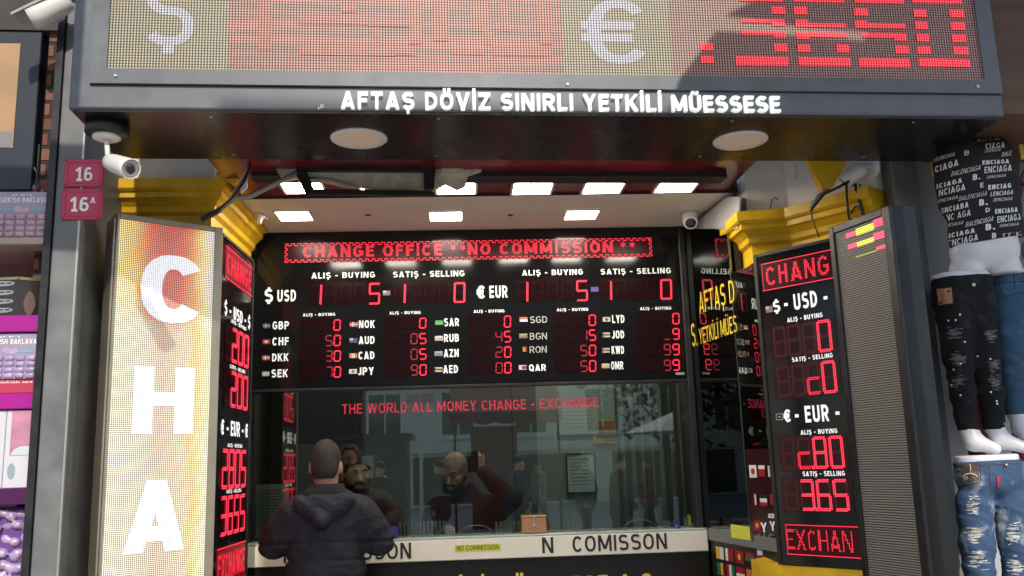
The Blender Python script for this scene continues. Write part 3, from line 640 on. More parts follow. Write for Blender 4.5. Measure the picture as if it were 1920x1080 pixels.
def bigdisp(px0, px1, pt, pb, val, dp):
    (ua, za), (ub, _) = BRD.uv(px0, pb), BRD.uv(px1, pb); _, zt = BRD.uv(px0, pt); of = MB(); of.quad(BRD, ua, ub, za, zt, .0025); of.m(1); digs = []
    step = (ub-ua)/5; dz0, dz1 = BRD.uv(px1, dp[1])[1], BRD.uv(px1, dp[0])[1]; wd = step*.66
    for i, ch in enumerate(val):
        u = ua+step*i+(step-wd)/2; on = MB(); digs.append(on); seg7dots(on, BRD, ch, u, dz0, wd, dz1-dz0, .0062, .005, .04, 8, 2, r=.0031); seg7dots(of, BRD, ch, u, dz0, wd, dz1-dz0, .0062, .0035, .04, 8, 2, off=True, r=.0028)
    wn = of.build("display_window", [M_window, M_redoff], t)
    for q in digs:
        if q.f: q.build("digit", M_redhot, wn)
bigdisp(579, 716, 529, 571, "1   5", (532, 569)); bigdisp(736, 876, 528, 569, "1   0", (531, 566)); bigdisp(966, 1106, 524, 565, "1   5", (527, 563)); bigdisp(1123, 1264, 522, 562, "1   0", (525, 560))
C5 = [("GBP CHF DKK SEK", 511, 542, [618, 648, 678, 708], 15, 493, 507, 562, 640, "0 50 30 70", 1, [(600, 619), (629, 648), (658, 677), (688, 707)]),
      ("NOK AUD CAD JPY", 673, 703, [615.5, 645.5, 674, 703.5], 14.5, 656, 671, 719, 801, "0 05 05 90", 1, [(597, 615), (625.5, 644), (654.5, 673.5), (684, 703)]),
      ("SAR RUB AZN AED", 833, 861, [612, 641.5, 670, 700], 15, 816, 831, 878, 960, "0 45 20 00", 1, [(593, 613), (621.5, 641), (650.5, 669.5), (680, 699)]),
      ("SGD BGN RON QAR", 994, 1026, [606, 637, 662, 696], 12.5, 974.5, 989, 1038, 1119, "0 15 50 50", 1, [(591, 610), (619, 638), (647.5, 666.5), (676.5, 696)]),
      ("LYD JOD KWD OMR", 1148, 1171, [606, 635, 664, 693], 15, 1130, 1144, 1193, 1276, "0 _9 99 99", 1, [(588, 607), (616.5, 636), (645.5, 665), (675, 694)])]
FLAGS = {"GBP": ((60, 60, 110), (170, 160, 170)), "CHF": ((150, 60, 60), (220, 210, 200)), "DKK": ((160, 80, 70), (215, 205, 195)), "SEK": ((150, 165, 150), (190, 195, 175)), "NOK": ((160, 90, 90), (205, 195, 200)), "AUD": ((75, 70, 120), (185, 180, 195)), "CAD": ((190, 120, 90), (215, 190, 165)), "JPY": ((205, 200, 185), (90, 80, 70)),
         "SAR": ((70, 140, 80), (120, 180, 125)), "RUB": ((205, 200, 200), (150, 135, 140)), "AZN": ((150, 160, 165), (110, 120, 125)), "AED": ((190, 175, 150), (70, 60, 50)), "SGD": ((190, 100, 100), (215, 205, 205)), "BGN": ((165, 150, 120), (90, 85, 70)), "RON": ((190, 130, 60), (110, 45, 40)), "QAR": ((205, 195, 205), (130, 60, 90)),
         "LYD": ((190, 175, 150), (50, 45, 40)), "JOD": ((195, 185, 165), (60, 55, 50)), "KWD": ((195, 180, 160), (70, 60, 55)), "OMR": ((200, 185, 160), (180, 165, 140)), "USD": ((130, 105, 110), (190, 180, 175)), "EUR": ((75, 65, 140), (100, 90, 150))}
def fcol(c): return mat("flag print %d %d %d" % c, lin(c), .5, emis=lin(c), estr=.12)
def flag(code, pl, u0, u1, z0, z1, parent, d=.002):
    a, b = FLAGS[code]; mb = MB(); mb.quad(pl, u0, u1, z0, z1, d); mb.m(1); w_, h_ = u1-u0, z1-z0; r = lambda x0, x1, y0, y1: mb.quad(pl, u0+x0*w_, u0+x1*w_, z0+y0*h_, z0+y1*h_, d+.0012)
    if code in ("DKK", "NOK", "SEK", "GBP"): r(0, 1, .4, .6); r(.32, .46, 0, .4); r(.32, .46, .6, 1)
    elif code == "CHF": r(.4, .6, .2, .8); r(.25, .4, .4, .6); r(.6, .75, .4, .6)
    elif code in ("RON",): r(.6, 1, 0, 1)
    elif code in ("CAD",): r(.3, .7, 0, 1)
    elif code in ("AUD", "USD"): r(0, .45, .5, 1); r(.65, .72, .2, .35)
    elif code in ("QAR",): r(.35, 1, .15, .85)
    elif code in ("SGD", ): r(0, 1, 0, .5)
    elif code in ("JPY", "LYD"): r(.35, .65, .25, .75)
    elif code in ("JOD", "KWD", "AED"): r(.25, 1, .35, .65); r(0, .2, .1, .9)
    else: r(.06, .94, .12, .3); r(.06, .94, .45, .6)
    return mb.build("flag", [fcol(a), fcol(b)], parent)
for codes, cx0, cx1, bl, ch, fx0, fx1, wx0, wx1, vals, _, dps in C5:
    for k, (c_, v) in enumerate(zip(codes.split(), vals.split())):
        thin = c_ in ("SGD", "BGN", "RON"); sl_ = -.03*(cx1-cx0)
        lab(c_, (cx0-(2 if k == 3 else k*.4), bl[k]), (cx1-(2 if k == 3 else k*.4), bl[k]+sl_*.8), 12.5 if thin else ch, M_vinyldim if thin else M_vinylw, .0 if thin else .03)
        (u0, z0), (u1, z1) = BRD.uv(fx0-.5*k, bl[k]-2.5), BRD.uv(fx1-.5*k, bl[k]-11.5)
        if c_ == "RON": u0 += .02
        flag(c_, BRD, u0, u1, z0, z1, t)
        disp(wx0+k*.3, wx1+k*.2, dps[k][0]-2.5, dps[k][1]+2.5, 5, v, dps[k], 11.2, t, dim=(1,) if len(v) > 1 else (), th=.0075)
for code, q in (("USD", (718, 732, 554, 545)), ("EUR", (1108, 1122, 547, 538))):
    (u0, z0), (u1, z1) = BRD.uv(q[0], q[2]), BRD.uv(q[1], q[3]); flag(code, BRD, u0, u1, z0, z1, t)
(u0, z0), (u1, z1) = BRD.uv(1267, 703), BRD.uv(1283, 698); mb = MB(); mb.quad(BRD, u0, u1, z0, z1, .002); mb.build("maker_badge", mat("grey badge", (.30, .30, .36), .5), t)

# ================================================================== COUNTER WINDOW
WIN = Plane(0, 5.13, 0); CNT = Plane(0, 5.03, 0)
cz1 = CNT.uv(900, 1009)[1]; cz0 = CNT.uv(900, 1049)[1]; wzt = bzb-.02
t = thing("counter_window", "wide glass counter window with red lettering under the rate board", "window", (.1, 5.13, cz1))
mb = MB(); mb.box(WIN, -1.13, 1.285, cz1+.012, wzt, -.008, 0); mb.build("pane", M_glass, t)
words(WIN, "THE WORLD ALL MONEY CHANGE - EXCHANGE", (641, 777), (1122, 763), 19, M_redvin, t, d=.003, bold=.008)
fm = MB(); fm.box(WIN, -1.2, -1.132, cz1, wzt, -.05, .02, .004); fm.build("frame", M_black, t)
mb = MB(); mb.box(WIN, -1.13, 1.32, cz1+.001, cz1+.011, -.05, .10, .002); mb.build("glass_ledge", mat("pale green glass ledge", (.42, .50, .45), .12, var=.05), t)
for px in (893, 1200):
    u = WIN.uv(px, 985)[0]; z = cz1+.014; r = .085
    mb = MB(); mb.smooth = True; pts = [WIN.P(u+r*math.cos(a), z+.55*r*math.sin(a)*1.0, .003) for a in np.linspace(0, math.pi, 17)]; mb.tube(pts, .0016, 6); mb.build("speaking_hole_rim", mat("dull glass rim", (.10, .11, .10), .4), t)
t = thing("counter", "ivory fronted service counter with dark letters below the glass", "counter", (.1, 5.0, 0))
mb = MB(); mb.box(CNT, -1.2, 1.325, cz0, cz1, -.12, 0, .004); mb.build("front_board", M_strip, t)
mb = MB(); mb.box(CNT, -1.2, 1.325, .1, cz0-.002, -.12, -.012); mb.build("lower_panel", M_gloss, t)
cbase = lambda px: 1053-(px-700)*.0375
def ctext(s, x0, x1, h=30): 
    mb = MB(); textpx(mb, CNT, s, (x0, cbase(x0)-3.5), (x1, cbase(x1)-3.5), h, d=.002, bold=.012); return mb.build("lettering", M_dark, t)
ctext("N", 532, 553); ctext("COMISSON", 590, 771); ctext("N", 1017, 1038); ctext("COMISSON", 1074, 1251)
LOW = CNT.off(-.012); mb = MB(); u1_, zt_ = LOW.uv(1222, 1069); u0_, _ = LOW.uv(902, 1078); text(mb, LOW, "İ MÜESSESE A.Ş", u0_, u1_, zt_-.125, .11, .002, .02); wl = (u1_-u0_); text(mb, LOW, "YETKİL", u0_-wl*.53, u0_-.02, zt_-.125, .11, .002, .02); mb.build("lettering", M_yel_l, t)
(u0, z0), (u1, z1) = CNT.uv(853, 1035), CNT.uv(939, 1019); mb = MB(); mb.quad(CNT, u0, u1, z0, z1, .0015); st = mb.build("sticker", mat("yellow green sticker", (.66, .62, .06), .5), label="yellow sticker reading NO COMMISSION on the ivory counter board", cat="sticker")
mb = MB(); textpx(mb, CNT, "NO COMMISSION", (856, 1032), (936, 1030), 9, d=.0027, bold=.0, shear=.18); mb.build("lettering", M_dark, st)

# ================================================================== SIDE GLASS (right)
SG1 = Plane(1.325, 5.1, math.degrees(math.atan2(-.6, .072))); SG2 = Plane(1.397, 4.5, math.degrees(math.atan2(-.42, .15)))
t = thing("side_glass", "dark mirror-like side glass with yellow lettering right of the rate board", "glass panel", (1.36, 4.8, cz1))
RZ = 2.545
L1, L2 = .604, .446
mb = MB(); mb.box(SG1, 0, L1, cz1-.01, CZ-.004, -.008, 0); mb.build("pane", M_mirror, t)
mb = MB(); mb.box(SG2, .004, L2, cz1-.01, RZ-.02, -.008, 0); mb.build("pane", M_mirror, t)
mb = MB(); mb.box(SG1, L1-.0015, L1+.001, cz1-.01, CZ-.10, .0005, .004); mb.build("edge_strip", mat("glass edge", (.08, .09, .085), .3), t)
mb = MB(); mb.box(SG1, -.06, L1, .1, CZ+.2, -.06, -.03); mb.box(SG2, .004, L2+.1, .1, RZ-.02, -.06, -.03); mb.build("backing_wall", mat("dark backing", (.015, .015, .015), .6), t)
mb = MB(); mb.prism(SG1, [SG1.uv(1297, 429), SG1.uv(1366, 369), SG1.uv(1392, 369), SG1.uv(1388, 429)], .001, .012); mb.build("upper_wall", M_greyw, t)
YT = SG1
def ytext(s, p0, p1, h0, sx=0):
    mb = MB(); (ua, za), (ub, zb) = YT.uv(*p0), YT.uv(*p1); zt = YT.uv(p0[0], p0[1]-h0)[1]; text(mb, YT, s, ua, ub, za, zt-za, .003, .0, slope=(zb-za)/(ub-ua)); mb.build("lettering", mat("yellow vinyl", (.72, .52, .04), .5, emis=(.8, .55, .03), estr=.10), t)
ytext("AFTAŞ D", (1313, 588), (1379, 566), 40); ytext("S.", (1299, 650), (1309, 648), 44); ytext("YETKİLİ MÜES", (1313, 646), (1383, 622), 30)
# ---- right white column and yellow cornices
def sweep(path, prof, mbk):
    """prof: (out, z) swept along a horizontal path; out is to the left of the walking direction"""
    P = [np.array(p, float) for p in path]; n = len(P); rows = []
    for i in range(n):
        d0 = P[i]-P[i-1] if i else P[1]-P[0]; d1 = P[i+1]-P[i] if i < n-1 else P[-1]-P[-2]
        d0 /= np.linalg.norm(d0); d1 /= np.linalg.norm(d1); n0 = np.array([-d0[1], d0[0]]); n1 = np.array([-d1[1], d1[0]]); m = n0+n1; m /= (m@n0)
        rows.append([(P[i][0]+m[0]*o, P[i][1]+m[1]*o, z) for o, z in prof])
    k = len(prof); V = [p for r in rows for p in r]
    fs = [(i*k+j, i*k+j+1, (i+1)*k+j+1, (i+1)*k+j) for i in range(n-1) for j in range(k-1)]+[tuple(range(k)), tuple(range((n-1)*k+k-1, (n-1)*k-1, -1))]
    mbk.add(V, fs)
PROF = [(-.12, 0), (.0, 0), (.0, .085), (.018, .10), (.022, .125), (.045, .15), (.062, .16), (.062, .185), (.075, .19), (.085, .20), (.085, .245), (-.12, .245)]
def cornice(path, z, lab_, **kw):
    mb = MB(); sweep(path, [(o, z+h) for o, h in PROF], mb); return mb.build("cornice", M_yellow, label=lab_, cat="cornice", group="yellow cornices", **kw)
RPATH = [(1.47, 4.72), (1.47, 4.36), (1.655, 4.31), (1.93, 3.93)]
cornice([(p[0], p[1]) for p in RPATH][::-1], RZ, "yellow moulded cornice below the white column, above the right rate sign")
LZ = 2.715
LPATH = [(-1.75, 4.26), (-1.15, 4.26), (-1.13, 5.02)]
cornice([(p[0], p[1]) for p in LPATH][::-1], LZ, "yellow moulded cornice behind the tall lit sign on the left")
def wall_run(path, z0, z1, out, mbk): sweep(path, [(-.12, z0), (out, z0), (out, z1), (-.12, z1)], mbk)
mb = MB(); wall_run(RPATH[::-1], RZ+.246, 3.3, .012, mb); mb.build("white_column", M_offw, label="white plastered column on the yellow cornice behind the right camera", cat="column")
mb = MB(); wall_run(LPATH[::-1], LZ+.246, 3.3, .012, mb); mb.build("white_column", M_offw, label="white plastered wall above the yellow cornice on the left", cat="column")
mb = MB(); wall_run([(-1.75, 4.27), (-1.16, 4.27), (-1.155, 4.45)][::-1], 0, LZ-.001, 0.0, mb); mb.build("yellow_wall", M_yellow, label="yellow painted wall behind the tall lit sign", cat="wall")
mb = MB(); wall_run([(-1.155, 4.452), (-1.14, 5.04)][::-1], 0, LZ-.001, 0.0, mb); mb.build("reveal_panel", M_black, label="black reveal panel between the yellow wall and the counter window", cat="wall panel")
mb = MB(); wall_run([(1.60, 4.35), (1.73, 4.33), (2.0, 3.97)][::-1], 0, RZ-.001, 0.0, mb); mb.build("yellow_wall", M_yellow, label="yellow painted wall behind the right rate sign", cat="wall")

def slab(Y, pts, d, name, m_, lab_, cat_, group=None):
    pl = Plane(0, Y, 0); mb = MB(); mb.prism(pl, [pl.uv(*p) for p in pts], -d, 0); return mb.build(name, m_, label=lab_, cat=cat_, group=group)
slab(4.12, [(404, 328), (424, 292), (470, 292), (452, 326), (440, 345)], .04, "raking_cornice", M_yellow, "yellow raking cornice piece at the left end of the black lintel", "cornice", "yellow cornices")
slab(3.97, [(1513, 296), (1592, 296), (1562, 350), (1542, 354)], .04, "raking_cornice", M_yellow, "yellow raking cornice piece behind the right bullet camera", "cornice", "yellow cornices")
# ================================================================== TALL LED SIGNS AND RATE SIGNS AT THE DOOR
def two(a, b, Y):      # plane through two pixels of equal height, the first at depth Y
    p = atY(*a, Y); d = ray(*b); q = CAM+d*((p[2]-1.6)/d[2]); return Plane(p[0], p[1], math.degrees(math.atan2(q[1]-p[1], q[0]-p[0]))), np.hypot(q[0]-p[0], q[1]-p[1]), p[2]
LL, LLw, LLz = two((222, 400), (418, 428), 3.85)
ZB = .55
t = thing("led_sign", "tall bright LED sign with white letters C H A on a red and yellow field", "LED sign", LL.P(LLw/2, ZB, -.05), "tall LED columns beside the entrance")
fw = .030; uc0, zc0 = LL.uv(225, 411); 
mb = MB(); mb.box(LL, 0, LLw, ZB, LLz, -.10, -.004); mb.build("cabinet", M_black, t)
mb = MB()
ta, tb = LL.uv(222, 408)[0], LL.uv(402, 432)[0]; zt_ = LLz-.024
mb.box(LL, -.006, ta+.004, ZB, LLz, -.06, .008, .003); mb.box(LL, tb, LLw, ZB, LLz, -.06, .008, .003); mb.box(LL, ta+.004, tb, zt_, LLz, -.06, .0075, .003)
mb.build("frame", M_alu, t)
mb = MB(); mb.box(LL, -.016, -.007, ZB, LLz-.02, -.10, .001, .002); mb.build("side_strip", M_alu, t)
WH = K(255, 255, 235)
rA = [(0, K(255, 235, 150)), (.18, K(255, 205, 90)), (.34, K(240, 70, 25)), (.5, K(200, 4, 10)), (.66, K(225, 30, 10)), (.8, K(250, 150, 40)), (.9, K(255, 235, 150)), (1, K(255, 240, 255))]
rSunWash = [(0, K(235, 230, 200)), (.25, K(225, 215, 188)), (.5, K(215, 178, 155)), (.74, K(228, 206, 165)), (.82, K(255, 195, 60)), (.92, K(250, 235, 140)), (1, K(245, 245, 215))]  # lower field: bleaching by the sun put into the emitted colours
zmixs = [(0, (0, 0, 0)), (.70, (0, 0, 0)), (.80, (1, 1, 1)), (1, (1, 1, 1))]
m_cha = led_mat("full colour diode field", .0078, (.52, .49, .42), (.12, .10, .08), grad=((ta, tb, rA), (1.05, LLz, rSunWash), zmixs), estr=.78, rad=.42)
m_chaw = led_mat("white lit diodes", .0078, (.75, .74, .74), (.30, .30, .32), (.86, .90, 1), .72, rad=.45)
mb = MB(); mb.quad(LL, ta+.004, tb, ZB, zt_, .001); scr = mb.build("led_screen", m_cha, t)
for s_, q in (("C", (260, 606, 372, 478)), ("H", (246, 814, 360, 688)), ("A", (229, 1035, 344, 900))):
    (u0, z0), (u1, _) = LL.uv(q[0], q[1]), LL.uv(q[2], q[1]); _, z1 = LL.uv((q[0]+q[2])/2, q[3]); _, z0 = LL.uv((q[0]+q[2])/2, q[1]); mb = MB(); text(mb, LL, s_, u0, u1, z0, z1-z0, .004, .035, res=8); mb.build("letter", m_chaw, scr)

LRP, LRw, LRz = two((1556, 428), (1670, 385), 3.75)
t = thing("led_sign", "tall dark LED column with red and yellow bars at its top, right of the entrance", "LED sign", LRP.P(LRw/2, ZB, -.05), "tall LED columns beside the entrance")
mb = MB(); mb.box(LRP, 0, LRw, ZB, LRz, -.12, -.004); mb.build("cabinet", M_black, t)
mb = MB(); ta, tb = LRP.uv(1566, 440)[0], LRP.uv(1656, 400)[0]; zt_ = LRz-.032
mb.box(LRP, 0, ta, ZB, LRz, -.06, .010, .003); mb.box(LRP, tb, LRw, ZB, LRz, -.06, .010, .003); mb.box(LRP, ta, tb, zt_, LRz, -.06, .0095, .003); mb.build("frame", M_black, t)
m_rows = led_mat("dark diode rows", .0098, (.17, .152, .132), (.010, .009, .008), (1, .85, .7), .03, rad=.30, xs=.35)
mb = MB(); mb.quad(LRP, ta, tb, ZB, zt_, .001); scr = mb.build("led_screen", m_rows, t)
m_rr = led_mat("red lit rows", .0098, (.6, .1, .1), (.05, .01, .012), (1, .05, .12), 1.8, rad=.36, xs=.35); m_ry = led_mat("yellow lit rows", .0098, (.5, .5, .1), (.05, .05, .012), (.75, .85, .06), 1.2, rad=.36, xs=.35)
mb = MB()
def rowbar(x0, y0, x1, y1, hpx, k):
    (u0, z0), (u1, z1) = LRP.uv(x0, y0), LRP.uv(x1, y1); h = LRP.uv(x0, y0-hpx)[1]-z0; zz = (z0+z1)/2; mb.m(k).quad(LRP, u0, u1, zz, zz+h, .004)
rowbar(1588, 448, 1607, 441, 9, 0); rowbar(1607, 443, 1640, 430, 13, 1); rowbar(1640, 428, 1660, 420, 15, 0)
rowbar(1592, 468, 1609, 462, 8, 0); rowbar(1609, 464, 1640, 453, 9, 1); rowbar(1640, 452, 1661, 444, 14, 0)
rowbar(1606, 483, 1645, 470, 2, 1); rowbar(1645, 470, 1664, 464, 7, 0)
mb.build("lit_bars", [m_rr, m_ry], scr)

# ---- right rate sign
ER, ERw, ERz = two((1415, 480), (1558, 448), 4.2)
erb = ER.uv(1462, 1058)[1]; ERfull = ERw+.06
t = thing("rate_sign", "narrow black rate sign with large red digits hanging beside the dark LED column", "rate board", ER.P(ERfull/2, erb, -.05), "narrow rate signs at the sides of the entrance")
mb = MB(); mb.box(ER, 0, ERfull, erb, ERz, -.07, 0, .003); mb.build("panel", M_acryl, t)
mb = MB(); mb.box(ER, -.008, .012, erb, ERz+.004, -.07, .006, .002); mb.box(ER, .0125, ERfull, ERz-.012, ERz+.004, -.07, .006, .002); mb.build("frame", M_black, t)
def edisp(pl, tl, bl, tr, br, s, parent, pitch, r, full, bold=.03):
    """framed running display; corners measured in the photograph"""
    (u0, z0), (_, z1), (u1, _) = pl.uv(*bl), pl.uv(*tl), pl.uv(*tr); zb = (pl.uv(*bl)[1]+pl.uv(*br)[1])/2; zt = (z1+pl.uv(*tr)[1])/2
    mb = MB(); mb.quad(pl, u0, full, zb, zt, .002); dspl = mb.build("running_display", M_redled, parent)
    mb = MB(); e = .0035; mb.quad(pl, u0, full, zt-e, zt, .004); mb.quad(pl, u0, full, zb, zb+e, .004)
    z = zb+.008
    while z < zt-.005: dot(mb, pl, u0+.004, z, .0025, .004); z += .0075
    mb.build("border", M_red, dspl)
    return dspl, u0, zb, zt
ds, u0, zb, zt = edisp(ER, (1427, 499), (1432, 551), (1556, 465), (1557, 518), "", t, .006, .003, ERfull-.002)
uC, uG = ER.uv(1438, 530)[0], ER.uv(1556, 505)[0]; mb = MB(); dot_text(mb, ER, "CHANG", uC, uG, zb+(zt-zb)*.17, (zt-zb)*.66, .0068, .0031, .0045, .015); mb.build("lettering", M_red, ds)
ds, u0, zb, zt = edisp(ER, (1472, 982), (1477, 1037), (1597, 988), (1603, 1049), "", t, .006, .003, ERfull-.002)
uC, uG = ER.uv(1476, 1010)[0], ER.uv(1600, 1015)[0]; mb = MB(); dot_text(mb, ER, "EXCHAN", uC, uG, zb+(zt-zb)*.17, (zt-zb)*.66, .0068, .0031, .0045, .0); mb.build("lettering", M_red, ds)
def el(s, a, b, h, **kw):
    mb = MB(); ua, za = ER.uv(*a); ub, zb_ = ER.uv(*b); zt_ = ER.uv(a[0], a[1]-h)[1]; i = 0
    for wd in s.split(' '):
        mb = MB(); text(mb, ER, s, ua, ub, (za+zb_)/2, zt_-za, .002, kw.get('bold', .03), only=(i, i+len(wd))); mb.build(kw.get('name', "lettering"), M_signw, t); i += len(wd)+1
el("$", (1451, 587), (1464, 584), 22, name="currency_symbol"); el("- USD -", (1472, 586), (1553, 570), 30)
el("€", (1471, 792), (1484, 791), 24, name="currency_symbol"); el("- EUR -", (1492, 793), (1576, 789), 31)
el("ALIŞ - BUYING", (1477, 606), (1543, 593), 8.5); el("SATIŞ - SELLING", (1486, 680), (1562, 669), 8.5)
el("ALIŞ - BUYING", (1502, 815), (1571, 812), 8.5); el("SATIŞ - SELLING", (1506, 893), (1585, 892), 9)
(u0, z0), (u1, z1) = ER.uv(1437, 587), ER.uv(1449, 573); flag("USD", ER, u0, u1, z0, z1, t)
(u0, z0), (u1, z1) = ER.uv(1456, 788), ER.uv(1468, 775); mb = MB(); e = .003
for q in ((u0, u1, z0, z0+e), (u0, u1, z1-e, z1), (u0, u0+e, z0, z1), (u1-e, u1, z0, z1), (u0+.012, u1-.012, z0+.012, z1-.012)): mb.quad(ER, *q, .002)
mb.build("flag", M_vinyldim, t)
def erow(last, val, doton=None):
    (x0, y0, x1, y1), first = last[0], last[1]
    (ur, z0), (_, z1) = ER.uv(x1, y1), ER.uv(x1, y0); wd = ur-ER.uv(x0, y1)[0]; uf = ER.uv(first, y1)[0]; n = 4; step = (ur-wd-uf)/(n-1); h = z1-z0
    of = MB(); of.quad(ER, uf-.015, min(ur+.02, ERfull-.004), z0-.012, z1+.012, .002); of.m(1); digs = []
    for i, ch in enumerate(val.rjust(4)):
        u = uf+step*i; th = .0075; on = MB(); digs.append((on, ch))
        seg7dots(on, ER, ch, u+.006, z0+.004, wd-.012, h-.008, th, .005, 0, 8, 2, r=.0034); seg7dots(of, ER, ch, u+.006, z0+.004, wd-.012, h-.008, th, .0035, 0, 8, 2, off=True, r=.003)
        if doton == i:
            for a in (0, .008):
                for b_ in (0, .008): dot(on, ER, u-(step-wd)/2-.004+a, z0+b_, .0038, .0055)
    wn = of.build("display_window", [M_window, mat("faint red segments", (.05, .006, .010), .35, emis=(1, .03, .06), estr=.035)], t)
    for q, ch in digs:
        if q.f: q.build("digit", M_red if ch == 'c' else M_redhot, wn)
erow(((1536, 598, 1563, 657), 1452), "0"); erow(((1545, 675, 1572, 735), 1460), "c0"); erow(((1559, 817, 1586, 877), 1470), "c80", 2); erow(((1567, 899, 1595, 958), 1475), "365", 2)

# ---- left rate sign, seen almost edge-on
EL_, ELw, ELz = two((420, 440), (475, 490), 4.15)
t = thing("rate_sign", "narrow black rate sign seen edge-on behind the bright LED sign", "rate board", EL_.P(ELw/2, .7, -.05), "narrow rate signs at the sides of the entrance")
mb = MB(); mb.box(EL_, -.02, ELw, .7, ELz, -.06, 0, .003); mb.build("panel", M_acryl, t)
mb = MB(); mb.box(EL_, ELw-.012, ELw+.006, .7, ELz+.004, -.06, .006, .002); mb.box(EL_, -.02, ELw-.0125, ELz-.012, ELz+.004, -.06, .006, .002); mb.build("frame", M_black, t)
for z1, z0, s in ((EL_.uv(423, 460)[1], EL_.uv(425, 523)[1], "CHANGE"), (EL_.uv(407, 1030)[1], EL_.uv(407, 1030)[1]-.17, "EXCHANGE")):
    mb = MB(); mb.quad(EL_, .03, ELw-.03, z0, z1, .002); dspl = mb.build("running_display", mat("lit red diode field", (.08, .005, .01), .3, emis=(1, .01, .04), estr=.12), t); mb = MB(); e = .005; mb.quad(EL_, .03, ELw-.03, z1-e, z1, .004); mb.quad(EL_, .03, ELw-.03, z0, z0+e, .004); mb.build("border", M_red, dspl)
    mb = MB(); dot_text(mb, EL_, s, .05, ELw-.05, z0+(z1-z0)*.18, (z1-z0)*.64, .0085, .0042, .0045, .02); mb.build("lettering", M_red, dspl)
zz = lambda px, py: EL_.uv(px, py)[1]
for s, pa, h, u0, u1, nm in (("$ - USD - $", (440, 600), 24, .04, ELw-.04, "lettering"), ("€ - EUR - €", (438, 818), 28, .04, ELw-.04, "lettering"), ("ALIŞ - BUYING", (446, 612), 7, .16, ELw-.12, "lettering"), ("SATIŞ - SELLING", (446, 696), 7, .16, ELw-.12, "lettering"), ("ALIŞ - BUYING", (439, 839), 7, .16, ELw-.14, "lettering"), ("SATIŞ - SELLING", (437, 924), 7, .16, ELw-.14, "lettering")):
    z0 = zz(*pa); i = 0
    for wd in s.split(' '): mb = MB(); text(mb, EL_, s, u0, u1, z0, zz(pa[0], pa[1]-h)-z0, .002, .03, only=(i, i+len(wd))); mb.build(nm, M_signw, t); i += len(wd)+1
for pt, pb, val in (((455, 628), (455, 685), " 200"), ((448, 704), (448, 764), " 200"), ((438, 846), (438, 912), "2805"), ((432, 932), (432, 998), "3655")):
    z1, z0 = zz(*pt), zz(*pb); of = MB(); of.quad(EL_, .06, ELw-.04, z0-.012, z1+.012, .002); of.m(1); digs = []; st = (ELw-.12)/4
    for i, ch in enumerate(val):
        on = MB(); digs.append(on)
        seg7dots(on, EL_, ch, .075+st*i, z0, st*.72, z1-z0, .0095, .005, 0, 8, 2, r=.0046); seg7dots(of, EL_, ch, .075+st*i, z0, st*.72, z1-z0, .0095, .0035, 0, 8, 2, off=True, r=.004)
    wn = of.build("display_window", [M_window, M_redoff], t)
    for q in digs:
        if q.f: q.build("digit", M_redhot, wn)

# ================================================================== CAMERAS, CONDUITS AND CEILING DEBRIS
def bullet(name, lab, mount, maxis, joint, nose, tail, r, hood=False, dark_nose=False, grp=None):
    t = thing(name, lab, "security camera", mount, grp); mount, joint, nose, tail = [np.array(q, float) for q in (mount, joint, nose, tail)]; ax = nose-tail; L = np.linalg.norm(ax); ax /= L
    mb = MB(); mb.smooth = True; mb.lathe(mount, maxis, [(0, r*1.35), (r*.30, r*1.35), (r*.42, r*1.1), (r*.42, r*.4)], 28); mb.build("mount", M_white, t)
    mb = MB(); mid = mount+(joint-mount)*.55; mb.tube([mount+np.array(maxis)*r*.3, mid, joint], r*.26, 10); mb.build("arm", M_white, t)
    mb = MB(); mb.smooth = True; mb.lathe(tail, ax, [(0, r*.5), (.006, r*.80), (L*.25, r*.92), (L*.8, r), (L, r), (L+.001, r*.93), (L-.004, r*.90)], 28); bd = mb.build("body", M_white, t)
    mb = MB(); mb.smooth = True; mb.lathe(nose-ax*.004, ax, [(0, r*.86), (.001, r*.86), (.002, r*.6), (-.004, r*.5)], 28); mb.build("led_ring", mat("camera ring", (.42, .38, .32), .3, .4), bd)
    mb = MB(); mb.smooth = True; mb.lathe(nose-ax*.004, ax, [(.001, r*.40), (.004, r*.38), (.006, r*.2)], 20); mb.build("lens", M_chrome, bd)
    if hood:
        up = np.array([0, 0, 1.])-ax*ax[2]; up /= np.linalg.norm(up); sd = np.cross(ax, up); V = []
        for q, lo in ((tail+ax*L*.2, 70), (nose+ax*.055, 62)):
            for a in np.linspace(-lo, lo, 13):
                for rr in (r*1.10, r*1.16): V.append(q+rr*(math.cos(R(a))*up+math.sin(R(a))*sd))
        fs = []
        for i in range(12):
            for o in (0, 1): fs.append((2*i+o, 2*i+2+o, 26+2*i+2+o, 26+2*i+o))
            fs += [(2*i, 2*i+1, 2*i+3, 2*i+2), (26+2*i, 26+2*i+1, 26+2*i+3, 26+2*i+2)]
        fs += [(0, 1, 27, 26), (24, 25, 51, 50)]
        mb = MB(); mb.smooth = True; mb.add(V, fs); mb.build("sun_hood", M_white, bd)
    return t
# under the left end of the fascia: dark round base + white bullet camera
d = ray(200, 254); q = CAM+d*((FZ-.05-1.6)/d[2])
mb = MB(); mb.smooth = True; mb.lathe(q+np.array([0, 0, .045]), (0, 0, -1), [(0, .078), (.038, .078), (.045, .072), (.0451, .02)], 32); base_mb = mb
Yc = q[1]-.01
bc = bullet("security_camera", "white bullet camera on a round black base under the left end of the fascia", q-np.array([0, 0, .001]), (0, 0, -1), atY(203, 306, Yc), atY(246, 317, Yc-.10), atY(205, 303, Yc+.01), .037)
base_mb.build("round_base", M_black, bc)
